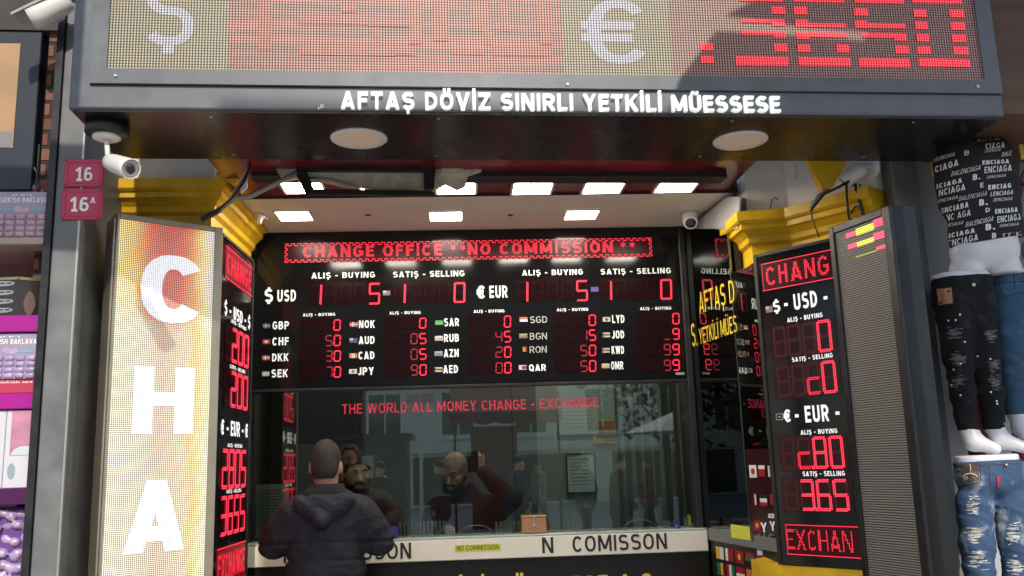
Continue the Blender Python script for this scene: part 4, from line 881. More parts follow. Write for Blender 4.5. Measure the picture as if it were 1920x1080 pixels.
# big one at the top left corner
bullet("security_camera", "large white hooded bullet camera at the top left corner", atY(160, -22, 3.66), (-1, 0, 0), atY(140, -8, 3.62), atY(60, 36, 3.60), atY(132, 0, 3.60), .050, hood=True)
# right camera with its cable
bullet("security_camera", "white bullet camera seen from behind on the right reveal", atY(1641, 313, 3.93), (-1, -.05, 0), atY(1618, 312, 3.93), atY(1582, 344, 3.97), atY(1622, 314, 3.93), .036)
def dome(px, py, lab):
    d = ray(px, py); q = CAM+d*((CZ-1.6)/d[2]); t = thing("dome_camera", lab, "security camera", q)
    mb = MB(); mb.smooth = True; mb.lathe(q, (0, 0, -1), [(.0005, .045), (.02, .044), (.035, .040)], 28); mb.build("base", M_white, t)
    ax = np.array([-.15, -.75, -.65]); ax /= np.linalg.norm(ax); c = q-np.array([0, 0, .045]); mb = MB(); mb.smooth = True; mb.lathe(c-ax*.03, ax, [(0, .02), (.006, .034), (.03, .041), (.062, .040), (.066, .033)], 28); bd = mb.build("head", M_white, t)
    mb = MB(); mb.smooth = True; mb.lathe(c+ax*.0355, ax, [(0, .030), (.002, .028), (.003, .012)], 24); mb.build("lens", M_chrome, bd)
dome(1293, 398, "white turret camera under the right corner of the cream ceiling")
d = ray(487, 402); q = CAM+d*((CZ-1.6)/d[2]); t = thing("dome_camera", "small white camera on a wire bracket at the left end of the cream ceiling", "security camera", q)
mb = MB(); mb.smooth = True; mb.lathe(q+np.array([0, 0, -.001]), (0, 0, -1), [(0, .03), (.012, .028), (.03, .014), (.05, .012)], 20); mb.build("base", M_white, t); mb = MB(); mb.tube([q+np.array([-.05, 0, -.004]), q+np.array([-.02, -.01, -.012]), q+np.array([.03, -.01, -.012]), q+np.array([.04, -.01, -.03])], .003, 6); mb.build("wire_bracket", M_white, t)
# black hanging frame and broken plaster
HF = Plane(-.7, 3.98, 2.45)
t = thing("broken_plaster", "ragged torn plasterboard behind the hanging black frame", "plasterboard", HF.P(.3, 2.95, -.03))
def px_prism(pl, pts, d0, d1, name, m, parent):
    mb = MB(); mb.prism(pl, [pl.uv(*p) for p in pts], d0, d1); return mb.build(name, m, parent)
M_plas = mat("torn plasterboard", (.50, .44, .34), .85, var=.35, vscale=14, bump=.6, bscale=22)
px_prism(HF, [(508, 296), (905, 296), (903, 318), (877, 326), (873, 345), (858, 352), (835, 341), (815, 353), (700, 356), (680, 348), (640, 345), (600, 336), (560, 330), (530, 336), (518, 318)], -.05, -.012, "sheet", M_plas, t)
px_prism(HF, [(830, 304), (866, 303), (870, 322), (845, 330), (826, 326)], -.011, -.001, "loose_flap", M_plas, t)
mb = MB(); mb.tube([HF.P(*HF.uv(*p), -.006) for p in ((580, 333), (620, 336), (660, 347), (672, 350))], .006, 8); mb.build("cable", mat("grey cable", (.28, .25, .2), .6), t)
t = thing("hanging_metal_frame", "black rectangular metal frame hanging below the fascia", "metal frame", HF.P(.3, 2.9, 0))
fp = HF.off(.02)
for a, b, c_, d_ in ((555, 306, 817, 321), (575, 354, 810, 366)):
    pts = [fp.uv(a, b), fp.uv(c_, b+3), fp.uv(c_, d_), fp.uv(a, d_-2)]; mb = MB(); mb.prism(fp, pts, -.03, 0); mb.build("rail", M_black, t)
for pts in ([(553, 322), (575, 322), (588, 353), (574, 366)], [(795, 321.5), (816, 321.5), (814, 353), (795, 353)]):
    px_prism(fp, pts, -.03, -.001, "rail", M_black, t)
# conduit from the left sign up to the ceiling
t = thing("cable_conduit", "grey ribbed conduit running from the tall lit sign up to the ceiling", "conduit", atY(470, 375, 4.0))
M_cond = mat("grey conduit", (.27, .25, .21), .6, var=.2)
mb = MB(); mb.tube([atY(378, 411, 3.95), atY(405, 398, 3.95), atY(440, 372, 3.92), atY(470, 368, 3.93), atY(520, 343, 3.95), atY(556, 325, 3.97)], .011, 10); mb.build("main_pipe", M_cond, t)
mb = MB(); p0, p1 = atY(378, 413, 3.93), atY(414, 392, 3.93)
for i in range(15): q0 = p0+(p1-p0)*i/15; q1 = p0+(p1-p0)*(i+.6)/15; mb.tube([q0, q1], .0145, 10)
mb.build("ribbed_sleeve", mat("dark rubber", (.03, .03, .028), .6), t)
for k in range(3):
    mb = MB(); mb.tube([atY(410, 394, 3.915-k*.006), atY(432+k*2, 372-k, 3.90), atY(452+k*4, 340, 3.90), atY(466+k*2, 318-k*3, 3.92), atY(464+k, 297, 3.94)], .0042, 6); mb.build("cable", M_black if k else M_cond, t)
px_prism(Plane(-1.1, 4.03, 0), [(447, 341), (462, 318), (463, 352), (452, 362)], -.01, 0, "junction_tag", M_white, t)
# cables at the right camera
t = thing("camera_cables", "black cables looping down beside the right bullet camera", "cables", atY(1600, 390, 4.0))
for pts, r in (([(1587, 345), (1588, 372), (1592, 410), (1596, 412)], .006), ([(1603, 345), (1612, 378), (1618, 400), (1620, 405)], .0085), ([(1596, 400), (1603, 388), (1612, 386), (1618, 395)], .0045), ([(1592, 340), (1570, 352), (1545, 364), (1525, 388), (1520, 395)], .0065), ([(1612, 345), (1615, 362), (1608, 380)], .004)):
    mb = MB(); mb.tube([atY(px, py, 3.93-.02*i*0) for i, (px, py) in enumerate(pts)], r, 8); mb.build("cable", M_black, t)
mb = MB(); mb.tube([atY(1520, 393, 4.05), atY(1523, 410, 4.05), atY(1530, 430, 4.05), atY(1536, 445, 4.05)], .004, 6); mb.build("cable", mat("brown wire", (.16, .10, .03), .6), t)
mb = MB(); mb.tube([atY(1556, 356, 4.02), atY(1535, 368, 4.02), atY(1520, 392, 4.03)], .011, 8); mb.build("sleeve", M_cond, t)
# coiled thin wire on the column
mb = MB(); c = 0
pts = [atY(1486+9*math.sin(a)*(1 if a < 6 else .6), 322-16*math.cos(a), 4.19) for a in np.linspace(0, 9, 28)]
mb.tube(pts, .0028, 6); mb.build("wire_coil", M_offw, label="loose white wire coil hanging on the white column", cat="wire")
mb = MB(); mb.tube([atY(1444, 392, 4.22), atY(1447, 376, 4.22), atY(1453, 370, 4.22), atY(1458, 374, 4.22)], .0028, 6); mb.build("wire_hook", M_black, label="thin dark wire hook on the white column", cat="wire")

# ================================================================== ON THE COUNTER AND INSIDE
ledge = cz1+.012
t = thing("wooden_box", "small brown wooden box with a metal clasp standing on the counter ledge", "box", (WIN.P(.45, 0)[0], 5.08, ledge))
BX = Plane(0, 5.065, 0)
(u0, z0), (u1, z1) = BX.uv(979, 1002), BX.uv(1024, 966); z0 = ledge
M_wood = mat("brown wood", (.34, .17, .075), .5, var=.25, vscale=20, stretch=(2, 1, 10))
mb = MB(); mb.box(BX, u0, u1, z0+.001, z1-.012, -.045, 0, .003); mb.build("body", M_wood, t)
mb = MB(); mb.box(BX, u0-.001, u1+.001, z1-.011, z1, -.046, .001, .003); mb.build("lid", M_wood, t)
mb = MB(); um = (u0+u1)/2; mb.box(BX, um-.006, um+.006, z1-.05, z1-.002, .0012, .006, .001); mb.lathe(BX.P(um, z1-.05, .002), BX.n, [(0, .008), (.004, .008), (.005, .003)], 14); mb.build("clasp", M_steel, t)
INS = Plane(0, 5.20, 0)
def rack(px0, px1, n, lab_):
    u0, u1 = INS.uv(px0, 990)[0], INS.uv(px1, 990)[0]; z0 = cz1+.0; t = thing("banknote_rack", lab_, "rack", INS.P((u0+u1)/2, z0, 0), "clear racks of coins behind the glass")
    z1 = INS.uv((px0+px1)/2, 981)[1]
    for i in range(n):
        u = u0+(u1-u0)*(i+.5)/n; mb = MB(); mb.box(INS, u-.006, u+.006, z0, z1+.008, -.02, 0, .001); mb.build("slot", mat("pale coin tube", (.46, .45, .33), .35, .2, var=.2), t)
    mb = MB(); mb.box(INS, u0-.01, u1+.01, z0, z0+.012, -.03, .004); mb.build("tray", mat("clear tray", (.35, .38, .33), .2), t)
rack(747, 836, 12, "row of pale coin tubes behind the glass left of the clerk"); rack(927, 977, 6, "row of pale coin tubes behind the glass left of the wooden box"); rack(1028, 1087, 7, "row of pale coin tubes behind the glass right of the wooden box")
mb = MB(); mb.wbox(-1.3, 1.6, 5.16, 5.45, cz1-.05, cz1-.001); mb.build("inner_desk", mat("inner desk", (.20, .19, .17), .4), label="desk top behind the counter glass", cat="desk")
mb = MB(); u, _ = BX.uv(1270, 990); q = np.array([u, 5.07, ledge]); mb.smooth = True; mb.lathe(q, (0, 0, 1), [(0.0005, .017), (.008, .016), (.012, .007), (.03, .006), (.036, .010), (.04, .004)], 14); mb.build("pen_holder", mat("blue plastic", (.02, .03, .22), .35), label="small blue pen holder on the right end of the counter", cat="pen holder")
mb = MB(); u, _ = BX.uv(738, 1000); mb.wbox(u-.022, u+.022, 5.06, 5.09, ledge, ledge+.055); mb.build("card_holder", mat("blue plastic", (.02, .03, .22), .35), label="small blue card holder on the counter beside the man's elbow", cat="card holder")
def paper(px, pl, m, name, lab_, cat_, group=None, lines=0, frame=None, pic=None):
    (u0, z0), (u1, z1) = pl.uv(px[0], px[3]), pl.uv(px[1], px[2]); t = thing(name, lab_, cat_, pl.P((u0+u1)/2, z0, 0), group)
    mb = MB(); mb.box(pl, u0, u1, z0, z1, 0, .003); mb.build("sheet", m, t)
    if lines:
        mb = MB(); n = lines; w_ = u1-u0; h = z1-z0
        for i in range(n):
            z = z1-h*(.13+.78*i/n); mb.quad(pl, u0+w_*.12, u1-w_*(.10+.25*RNG.rand()), z, z+h*.018, .004)
        mb.build("print", mat("grey print", (.22, .26, .24), .6), t)
    if frame:
        e = .012; mb = MB(); mb.box(pl, u0-e, u1+e, z0-e, z0-.001, -.004, .008); mb.box(pl, u0-e, u1+e, z1+.001, z1+e, -.004, .008); mb.box(pl, u0-e, u0-.001, z0, z1, -.004, .008); mb.box(pl, u1+.001, u1+e, z0, z1, -.004, .008); mb.build("frame", frame, t)
    if pic:
        mb = MB(); w_, h = u1-u0, z1-z0
        for a, b, c_, d_, k in pic: mb.m(k).quad(pl, u0+a*w_, u0+b*w_, z0+c_*h, z0+d_*h, .0045)
        mb.build("picture", [mat("rust print", (.42, .16, .05), .6), mat("brown print", (.22, .10, .04), .6)], t)
    return t
M_paper = mat("pale green paper", (.62, .70, .64), .6, var=.05); M_paper2 = mat("paper", (.58, .58, .50), .6, var=.08)
paper((479, 541, 907, 1010), Plane(0, 5.15, 0), M_paper, "notice", "pale notice sheet behind the glass left of the man", "notice", None, 14)
IW = Plane(0, 6.9, 0)
paper((1049, 1120, 757, 815), IW.off(.02), M_paper2, "notice", "pale paper notice on the inner wall left of the orange poster", "notice", None, 6)
paper((1112, 1180, 784, 832), IW.off(.012), mat("yellow poster", (.62, .46, .10), .6), "poster", "yellow and orange poster on the inner wall", "poster", None, 0, None, [(.05, .95, .55, .9, 0), (.1, .8, .2, .45, 1), (.3, .9, .08, .16, 0)])
paper((1066, 1113, 852, 923), IW.off(.02), M_paper, "framed_notice", "framed pale certificate on the inner wall below the poster", "notice", None, 8, M_dark)
# room
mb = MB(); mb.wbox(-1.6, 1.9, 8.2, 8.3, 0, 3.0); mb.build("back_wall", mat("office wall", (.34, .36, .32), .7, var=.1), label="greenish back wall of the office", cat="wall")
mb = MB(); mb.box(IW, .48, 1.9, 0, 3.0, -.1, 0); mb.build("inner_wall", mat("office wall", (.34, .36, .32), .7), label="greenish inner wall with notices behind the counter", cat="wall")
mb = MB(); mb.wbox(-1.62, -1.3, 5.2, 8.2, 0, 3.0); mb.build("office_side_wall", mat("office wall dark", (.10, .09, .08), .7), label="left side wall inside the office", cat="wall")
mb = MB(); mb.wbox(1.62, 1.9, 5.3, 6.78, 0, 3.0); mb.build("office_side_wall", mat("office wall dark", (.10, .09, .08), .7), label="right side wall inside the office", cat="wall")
mb = MB(); mb.wbox(-1.3, 1.9, 5.15, 8.3, 3.0, 3.05); struct(mb, "office_ceiling", mat("office wall", (.34, .36, .32), .7))
mb = MB(); mb.wbox(-1.3, -.61, 5.95, 6.02, 0, 3.0); pn = mb.build("partition", mat("dark brown panelling", (.055, .040, .030), .5, var=.35, vscale=3, stretch=(8, 1, .4)), label="dark brown wood partition behind the man", cat="partition")
# grey curtain on the right
cu = MB(); V = []; n = 60
for i in range(n+1):
    x_ = .98+.60*i/n; y_ = 5.75+.022*math.sin(i*1.05)+.01*math.sin(i*.37)
    V += [(x_, y_, .3), (x_, y_+.004, 2.9)]
cu.smooth = True; cu.add(V, [(2*i, 2*i+2, 2*i+3, 2*i+1) for i in range(n)]); 
co = cu.build("curtain", mat("grey green curtain", (.36, .39, .33), .85), label="grey green curtain behind the right end of the window", cat="curtain"); md = co.modifiers.new("thick", 'SOLIDIFY'); md.thickness = .006
mb = MB(); mb.wbox(.36, .52, 6.2, 6.36, 0, 3.0); mb.build("inner_post", mat("grey post", (.15, .16, .15), .5), label="grey post standing inside the office near the wooden box", cat="post")
# office lamps; the desk one is added to light the clerks
t = thing("office_lamp", "slim white ceiling lamp above the desk inside the office", "ceiling light", (.0, 5.4, 2.97)); mb = MB(); mb.wbox(-.5, .6, 5.36, 5.44, 2.955, 2.999); mb.build("housing", M_white, t); mb = MB(); mb.wbox(-.48, .58, 5.37, 5.43, 2.948, 2.9545); mb.build("tube", mat("added fill tube", (.9, .9, .9), .4, emis=(1, .97, .88), estr=22), t)
t = thing("office_lamp", "slim white ceiling lamp inside the office behind the glass", "ceiling light", (.9, 6.3, 2.97)); mb = MB(); mb.wbox(.55, 1.25, 6.25, 6.35, 2.955, 2.999); mb.build("housing", M_white, t); mb = MB(); mb.wbox(.57, 1.23, 6.262, 6.338, 2.948, 2.9545); mb.build("tube", mat("lamp tube", (.9, .9, .9), .4, emis=(.9, 1, .92), estr=30.0), t)

# ================================================================== FLAG STICKERS AND YELLOW BASE AT THE RIGHT OF THE COUNTER
FC = {'r': (150, 25, 35), 'w': (215, 210, 200), 'b': (50, 80, 140), 'g': (40, 110, 60), 'y': (215, 170, 50), 'k': (25, 25, 25), 'o': (190, 110, 50), 'c': (90, 160, 190), 'm': (120, 20, 45)}
FM = {k: mat("flag ink "+"red white blue green yellow black orange cyan maroon".split()["rwbgykocm".index(k)], lin(v), .45) for k, v in FC.items()}
def sticker_flag(pl, pts, code, parent):
    """four pixel corners tl tr br bl; code: h/v stripes then letters"""
    uv = [pl.uv(*p) for p in pts]; u0 = (uv[0][0]+uv[3][0])/2; u1 = (uv[1][0]+uv[2][0])/2; z1 = (uv[0][1]+uv[1][1])/2; z0 = (uv[2][1]+uv[3][1])/2; mb = MB(); n = len(code)-1; ks = sorted(set(code[1:]))
    for i, k in enumerate(code[1:]):
        mb.m(ks.index(k))
        if code[0] == 'h': mb.quad(pl, u0, u1, z1-(z1-z0)*(i+1)/n, z1-(z1-z0)*i/n, .003)
        else: mb.quad(pl, u0+(u1-u0)*i/n, u0+(u1-u0)*(i+1)/n, z0, z1, .003)
    if code in ('hw', 'hr'):
        mb.m(len(ks)); ks.append('r' if code == 'hw' else 'y'); uc, zc = (u0+u1)/2, (z0+z1)/2; rr = abs(z1-z0)*.24; q = [(uc+rr*math.cos(a), zc+rr*math.sin(a)) for a in np.linspace(0, 2*math.pi, 13)[:-1]]; mb.add([pl.P(a, b, .0042) for a, b in q], [tuple(range(12))], q)
    return mb.build("flag", [FM[k] for k in ks], parent)
t = thing("flag_board", "black board of small country flag stickers under the side glass", "flag board", SG1.P(.3, .2, 0))
SF = Plane(1.335, 5.03, math.degrees(math.atan2(-.6, .085)))
mb = MB(); mb.box(SF, .01, .85, .1, cz1-.02, -.02, 0); mb.build("panel", M_black, t)
mb = MB(); mb.box(SF, .012, .80, cz1-.050, cz1+.01, .001, .012); mb.build("edge_board", mat("grey edge board", (.16, .16, .15), .5), t)
codes = ["vyw", "vwrr", "hr", "hrgk", "hrwg", "vggyr", "vrwg", "hrw", "hoy", "vbwr", "hr", "vgkg", "ho", "hc", "hwbw", "vbyr", "hgwr", "hrwb", "vyby", "hw"]
for i, c_ in enumerate(codes):
    r_, k = divmod(i, 5); u = .075+k*.118; z = cz1-.060-.080*(r_+1)
    uvq = (u, u+.098, z, z+.058); mb = MB(); n = len(c_)-1; ks = sorted(set(c_[1:]))
    for j, kk in enumerate(c_[1:]):
        mb.m(ks.index(kk))
        if c_[0] == 'h': mb.quad(SF, u, u+.098, z+.062*(1-(j+1)/n), z+.062*(1-j/n), .003)
        else: mb.quad(SF, u+.098*j/n, u+.098*(j+1)/n, z, z+.062, .003)
    if c_ in ("hr", "hw"):
        mb.m(len(ks)); ks.append('y' if c_ == "hr" else 'r'); q = [(u+.049+.016*math.cos(a), z+.031+.016*math.sin(a)) for a in np.linspace(0, 2*math.pi, 11)[:-1]]; mb.add([SF.P(a, b, .0042) for a, b in q], [tuple(range(10))], q)
    mb.build("flag", [FM[k] for k in ks], t)
(u0, z0), (u1, z1) = SF.uv(1376, 1006), SF.uv(1411, 990); mb = MB(); mb.quad(SF, u0, u1, z0-.004, z1+.006, .0135); mb.build("sticker", mat("yellow green sticker", (.66, .62, .06), .5), label="yellow sticker on the grey edge board right of the counter", cat="sticker")
t = thing("flag_sticker_board", "dark red panel of flag and currency stickers left of the right rate sign", "flag board", SG2.P(.2, cz1, 0))
SP = SG2.off(.004); ua = SP.uv(1402, 900)[0]
mb = MB(); mb.quad(SP, ua, L2-.002, cz1-.02, SP.uv(1410, 842)[1], .0); mb.build("panel", mat("dark red film", (.030, .008, .010), .15), t)
for pts, c_ in (([(1405, 872), (1419, 872), (1420, 895), (1407, 896)], "hw"), ([(1422, 873), (1434, 872), (1436, 893), (1424, 894)], "hwrr"), ([(1440, 873), (1446, 873), (1448, 894), (1442, 894)], "vwg"), ([(1413, 926), (1420, 926), (1422, 947), (1415, 947)], "vrwk"), ([(1425, 928), (1438, 926), (1440, 948), (1427, 950)], "hkwr"), ([(1444, 926), (1450, 926), (1451, 946), (1446, 946)], "vr"),
                ([(1414, 976), (1426, 975), (1428, 994), (1416, 995)], "hr"), ([(1441, 964), (1452, 962), (1453, 971), (1442, 972)], "hw"), ([(1420, 1024), (1430, 1025), (1431, 1042), (1421, 1040)], "hcw"), ([(1434, 1026), (1446, 1027), (1448, 1046), (1436, 1043)], "hw"), ([(1450, 1027), (1454, 1028), (1455, 1046), (1451, 1045)], "vwkw")):
    sticker_flag(SP, pts, c_, t)
for s_, a, b, h, m_ in (("Y", (1428, 999), (1440, 997), 18, M_lettw), ("Y", (1445, 997), (1456, 994), 18, M_lettw), ("U", (1424, 1019), (1437, 1019), 18, M_steel), ("S", (1443, 1019), (1455, 1018), 18, M_steel)):
    mb = MB(); textpx(mb, SP, s_, a, b, h, d=.003, bold=.03); mb.build("currency_letter", m_, t)
YB = ER.off(-.005)
t = thing("yellow_base", "yellow painted base block below the right rate sign", "plinth", YB.P(.15, .1, -.1))
mb = MB(); pts = [YB.uv(1408, 1049), YB.uv(1455, 1059), YB.uv(1604, 1068)]; mb.prism(YB, [(pts[0][0], .1), (ERfull+.02, .1), (ERfull+.02, pts[2][1]), pts[1], pts[0]], -.14, .0); mb.build("block", M_yellow, t)

# ================================================================== PEOPLE
def head_prims(Fd, c, yaw, tilt=0., k=.022):
    """c: centre of the skull; yaw 0 faces -Y"""
    f = np.array([math.sin(yaw), -math.cos(yaw), 0.]); r = np.array([math.cos(yaw), math.sin(yaw), 0.]); u = np.array([0, 0, 1.]); f2 = f*math.cos(tilt)-u*math.sin(tilt); u2 = u*math.cos(tilt)+f*math.sin(tilt); c = np.array(c, float)
    at = lambda a, b, h: c+r*a+f2*b+u2*h
    Fd.ball(c+u2*.012-f2*.012, (.077, .093, .100), k, yaw); Fd.ball(at(0, .028, -.055), (.060, .064, .080), k, yaw)
    Fd.cone(at(-.020, .070, -.102), at(.020, .070, -.102), .020, .020, .02)
    Fd.cone(at(0, .088, -.012), at(0, .106, -.044), .008, .013, .010); Fd.ball(at(0, .098, -.046), (.019, .012, .010), .008, yaw)
    Fd.cone(at(-.022, .084, -.073), at(.022, .084, -.073), .009, .009, .006); Fd.cone(at(-.018, .083, -.086), at(.018, .083, -.086), .009, .009, .006)
    for s_ in (-1, 1):
        Fd.cone(at(.014*s_, .084, .008), at(.044*s_, .074, .010), .010, .009, .010); Fd.ball(at(.045*s_, .062, -.035), (.020, .018, .016), .015)
        Fd.ball(at(.080*s_, -.008, -.022), (.011, .020, .032), .006, yaw+.35*s_); Fd.ball(at(.081*s_, -.004, -.040), (.009, .011, .015), .006)
    return at
def face_parts(at, parent, hair_m, body):
    for s_ in (-1, 1):
        mb = MB(); mb.smooth = True; e = at(.031*s_, .077, -.014); ax = at(.031*s_, 1, -.014)-e; mb.lathe(e, ax, [(-.008, .010), (0, .0125), (.006, .009), (.0085, .004)], 14); mb.build("eye", mat("eye white", (.5, .47, .43), .2), parent)
        mb = MB(); mb.smooth = True; mb.lathe(e+ax/np.linalg.norm(ax)*.0076, ax, [(0, .006), (.0016, .004)], 10); mb.build("iris", mat("iris", (.02, .012, .008), .2), parent)
        mb = MB(); mb.tube([at(.014*s_, .095, .012), at(.030*s_, .092, .019), at(.048*s_, .078, .014)], [.004, .0052, .003], 6); mb.build("eyebrow", hair_m, parent)
def hand_prims(Fd, wrist, d, up, side, curl=.6):
    """five fingers: d along the palm, up = back of the hand, side +1 thumb on the right of d"""
    w0 = np.array(wrist, float); d = np.array(d, float); d /= np.linalg.norm(d); up = np.array(up, float); up -= d*(up@d); up /= np.linalg.norm(up); s_ = np.cross(d, up)*side
    P = lambda a, b, c: w0+d*a+s_*b+up*c
    for b in (-.026, -.009, .009, .026): Fd.cone(P(0, b*.7, 0), P(.075, b, 0), .016, .014, .012)
    for i, (b, l) in enumerate(((.030, .070), (.011, .080), (-.010, .074), (-.029, .058))):
        q = P(.080, b, 0); a = .25
        for seg in (.45, .32, .25):
            a += curl*.5; n = q+(d*math.cos(a)-up*math.sin(a))*l*seg; Fd.cone(q, n, .0088, .0078, .003); q = n
    q = P(.020, .030, -.006)
    for l, a in ((.040, .75), (.032, .45)): n = q+d*l*math.cos(a)+s_*l*math.sin(a)-up*l*.25; Fd.cone(q, n, .0105, .0085, .006); q = n
def skin_mat(n, c): return mat(n, c, .5, var=.12, vscale=25)
def limb_pick(skin_z): pass

# ---- the man at the counter, seen from behind
MX, MY = -.65, 4.60
man_scale = (.915, .915, .984)
man = thing("person", "man in a dark navy hooded jacket with his back to us, leaning on the counter", "person", (MX, MY, .0))
hc = atY(611, 858, MY+.04)
Bf = Field(.009); att = head_prims(Bf, hc, math.pi-.06, .12)
Bf.cone((MX, MY+.02, 1.40), hc-np.array([0, .01, .05]), .066, .058, .03)
Bf.cone((MX, MY, .98), (MX, MY+.01, 1.33), .135, .150, .05, (1, 1.45, 1)); Bf.cone((MX-.15, MY, 1.40), (MX+.15, MY, 1.40), .055, .055, .05)
SL, SR = np.array([MX-.185, MY, 1.405]), np.array([MX+.185, MY, 1.415]); EL, ER_ = np.array([-.925, MY+.05, 1.285]), np.array([-.375, MY+.05, 1.285]); HL, HR = np.array([-.80, 4.965, 1.262]), np.array([-.50, 4.965, 1.262])
for S_, E_, H_, sd in ((SL, EL, HL, 1), (SR, ER_, HR, -1)):
    Bf.cone(S_, E_, .048, .040, .03); Bf.cone(E_, H_, .040, .028, .02); hand_prims(Bf, H_, (HL+HR)/2+np.array([0, .22, 0])-H_, (0, 0, 1), sd, .35)
for s_ in (-1, 1):
    Bf.cone((MX+.09*s_, MY, .92), (MX+.10*s_, MY-.01, .50), .085, .058, .05); Bf.cone((MX+.10*s_, MY-.01, .50), (MX+.10*s_, MY+.03, .09), .055, .040, .03); Bf.cone((MX+.10*s_, MY+.03, .06), (MX+.11*s_, MY-.0+.16, .035), .036, .030, .03)
M_skin = skin_mat("tan skin", (.36, .20, .13)); Bf.build("body", M_skin, man)
M_hair = mat("short dark hair", (.022, .016, .012), .75, var=.4, vscale=60, bump=.5, bscale=220)
Hf = Field(.0045); Hf.ball(hc+np.array([0, -.008, .020]), (.081, .095, .099), .02); Hf.ball(hc+np.array([0, -.055, -.035]), (.066, .045, .06), .03)
Hf.mod = lambda X: .0010*np.sin(X[..., 0]*420+2*np.sin(X[..., 2]*90))*np.sin(X[..., 2]*330+X[..., 0]*120)
Hf.build("hair", M_hair, man, cut=lambda X: np.maximum(-(X[..., 2]-(hc[2]-.075)), (X[..., 1]-(hc[1]+.055))-.5*(X[..., 2]-hc[2])*0))
M_jack = mat("navy quilted nylon", (.023, .024, .031), .74, 0, .22, var=.3, vscale=9, bump=.6, bscale=34)
Jf = Field(.0068)
Jf.cone((MX, MY, .86), (MX, MY+.01, 1.12), .196, .196, .05, (1, 1.38, 1)); Jf.cone((MX, MY+.01, 1.12), (MX, MY+.015, 1.33), .196, .208, .05, (1, 1.45, 1))
Jf.cone((MX-.155, MY, 1.405), (MX+.155, MY, 1.412), .085, .085, .06); Jf.cone((MX-.06, MY+.01, 1.45), (MX+.06, MY+.01, 1.455), .075, .075, .05)
Jf.cone((MX, MY+.015, 1.46), (MX, MY+.02, 1.552), .098, .084, .025)
for S_, E_, H_ in ((SL, EL, HL), (SR, ER_, HR)):
    Jf.chain([S_, (S_+E_)/2+np.array([0, -.01, 0]), E_, (E_+H_)/2, H_], [.087, .080, .076, .066, .046], .035)
hd = np.array([MX, MY-.135, 1.43]); Jf.cone(hd+np.array([-.115, .035, .045]), hd+np.array([0, -.012, -.040]), .040, .034, .03); Jf.cone(hd+np.array([.115, .035, .045]), hd+np.array([0, -.012, -.040]), .040, .034, .03); Jf.ball(hd+np.array([0, .02, .03]), (.12, .045, .055), .03)
def quilt(X):
    z = X[..., 2]; g = np.exp(-((np.mod(z+.35*np.abs(X[..., 0]-MX)*.12-.02, .082)-.041)/.0075)**2)*.011; fold = .0045*np.sin(X[..., 0]*38+np.sin(z*21)*2)*np.sin(z*46+X[..., 0]*9)
    lo_ = np.clip((1.345-z)/.03, 0, 1); return g*lo_+fold+.0022*np.sin(X[..., 0]*90+z*70+3*np.sin(z*31))*np.sin(z*110-X[..., 0]*40+2*np.sin(X[..., 0]*50))
Jf.mod = quilt
Jf.build("jacket", M_jack, man, cut=lambda X: np.maximum(.845-X[..., 2], np.where((np.abs(X[..., 0]-MX) < .12) & (X[..., 1] < MY+.2), X[..., 2]-1.552, -1)))
Kf = Field(.008); Kf.cone((MX, MY+.015, 1.50), (MX, MY+.02, 1.560), .102, .088, .02); Kf.cone((MX-.05, MY-.03, 1.478), (MX+.05, MY-.03, 1.478), .075, .075, .03)
Kf.build("collar", mat("black fleece", (.008, .008, .009), .95, bump=.5, bscale=180), man, cut=lambda X: np.maximum(np.maximum(X[..., 2]-1.562, 1.468-X[..., 2]), .076-np.linalg.norm((X-np.array([MX, MY+.02, 0]))*np.array([1, 1, 0]), axis=-1)))
mb = MB(); mb.tube([(MX+.105, MY-.075, 1.497), (MX+.10, MY-.115, 1.47), (MX+.05, MY-.165, 1.415)], .004, 6); mb.build("hood_seam", M_black, man)
mb = MB(); mb.smooth = True; mb.lathe((MX+.105, MY-.088, 1.492), (0.3, -1, .2), [(0, .006), (.004, .006), (.005, .003)], 10); mb.build("snap_button", M_steel, man)
Tf = Field(.012)
for s_ in (-1, 1): Tf.cone((MX+.085*s_, MY, .88), (MX+.10*s_, MY-.01, .50), .105, .075, .05); Tf.cone((MX+.10*s_, MY-.01, .50), (MX+.10*s_, MY+.03, .09), .075, .062, .03)
Tf.build("trousers", mat("dark denim", (.03, .035, .05), .8, bump=.2, bscale=120), man)
Sf = Field(.010)
for s_ in (-1, 1): Sf.cone((MX+.10*s_, MY+.0, .060), (MX+.11*s_, MY+.18, .045), .046, .042, .03)
Sf.build("shoes", M_black, man, cut=lambda X: .004-X[..., 2])

man.scale = man_scale
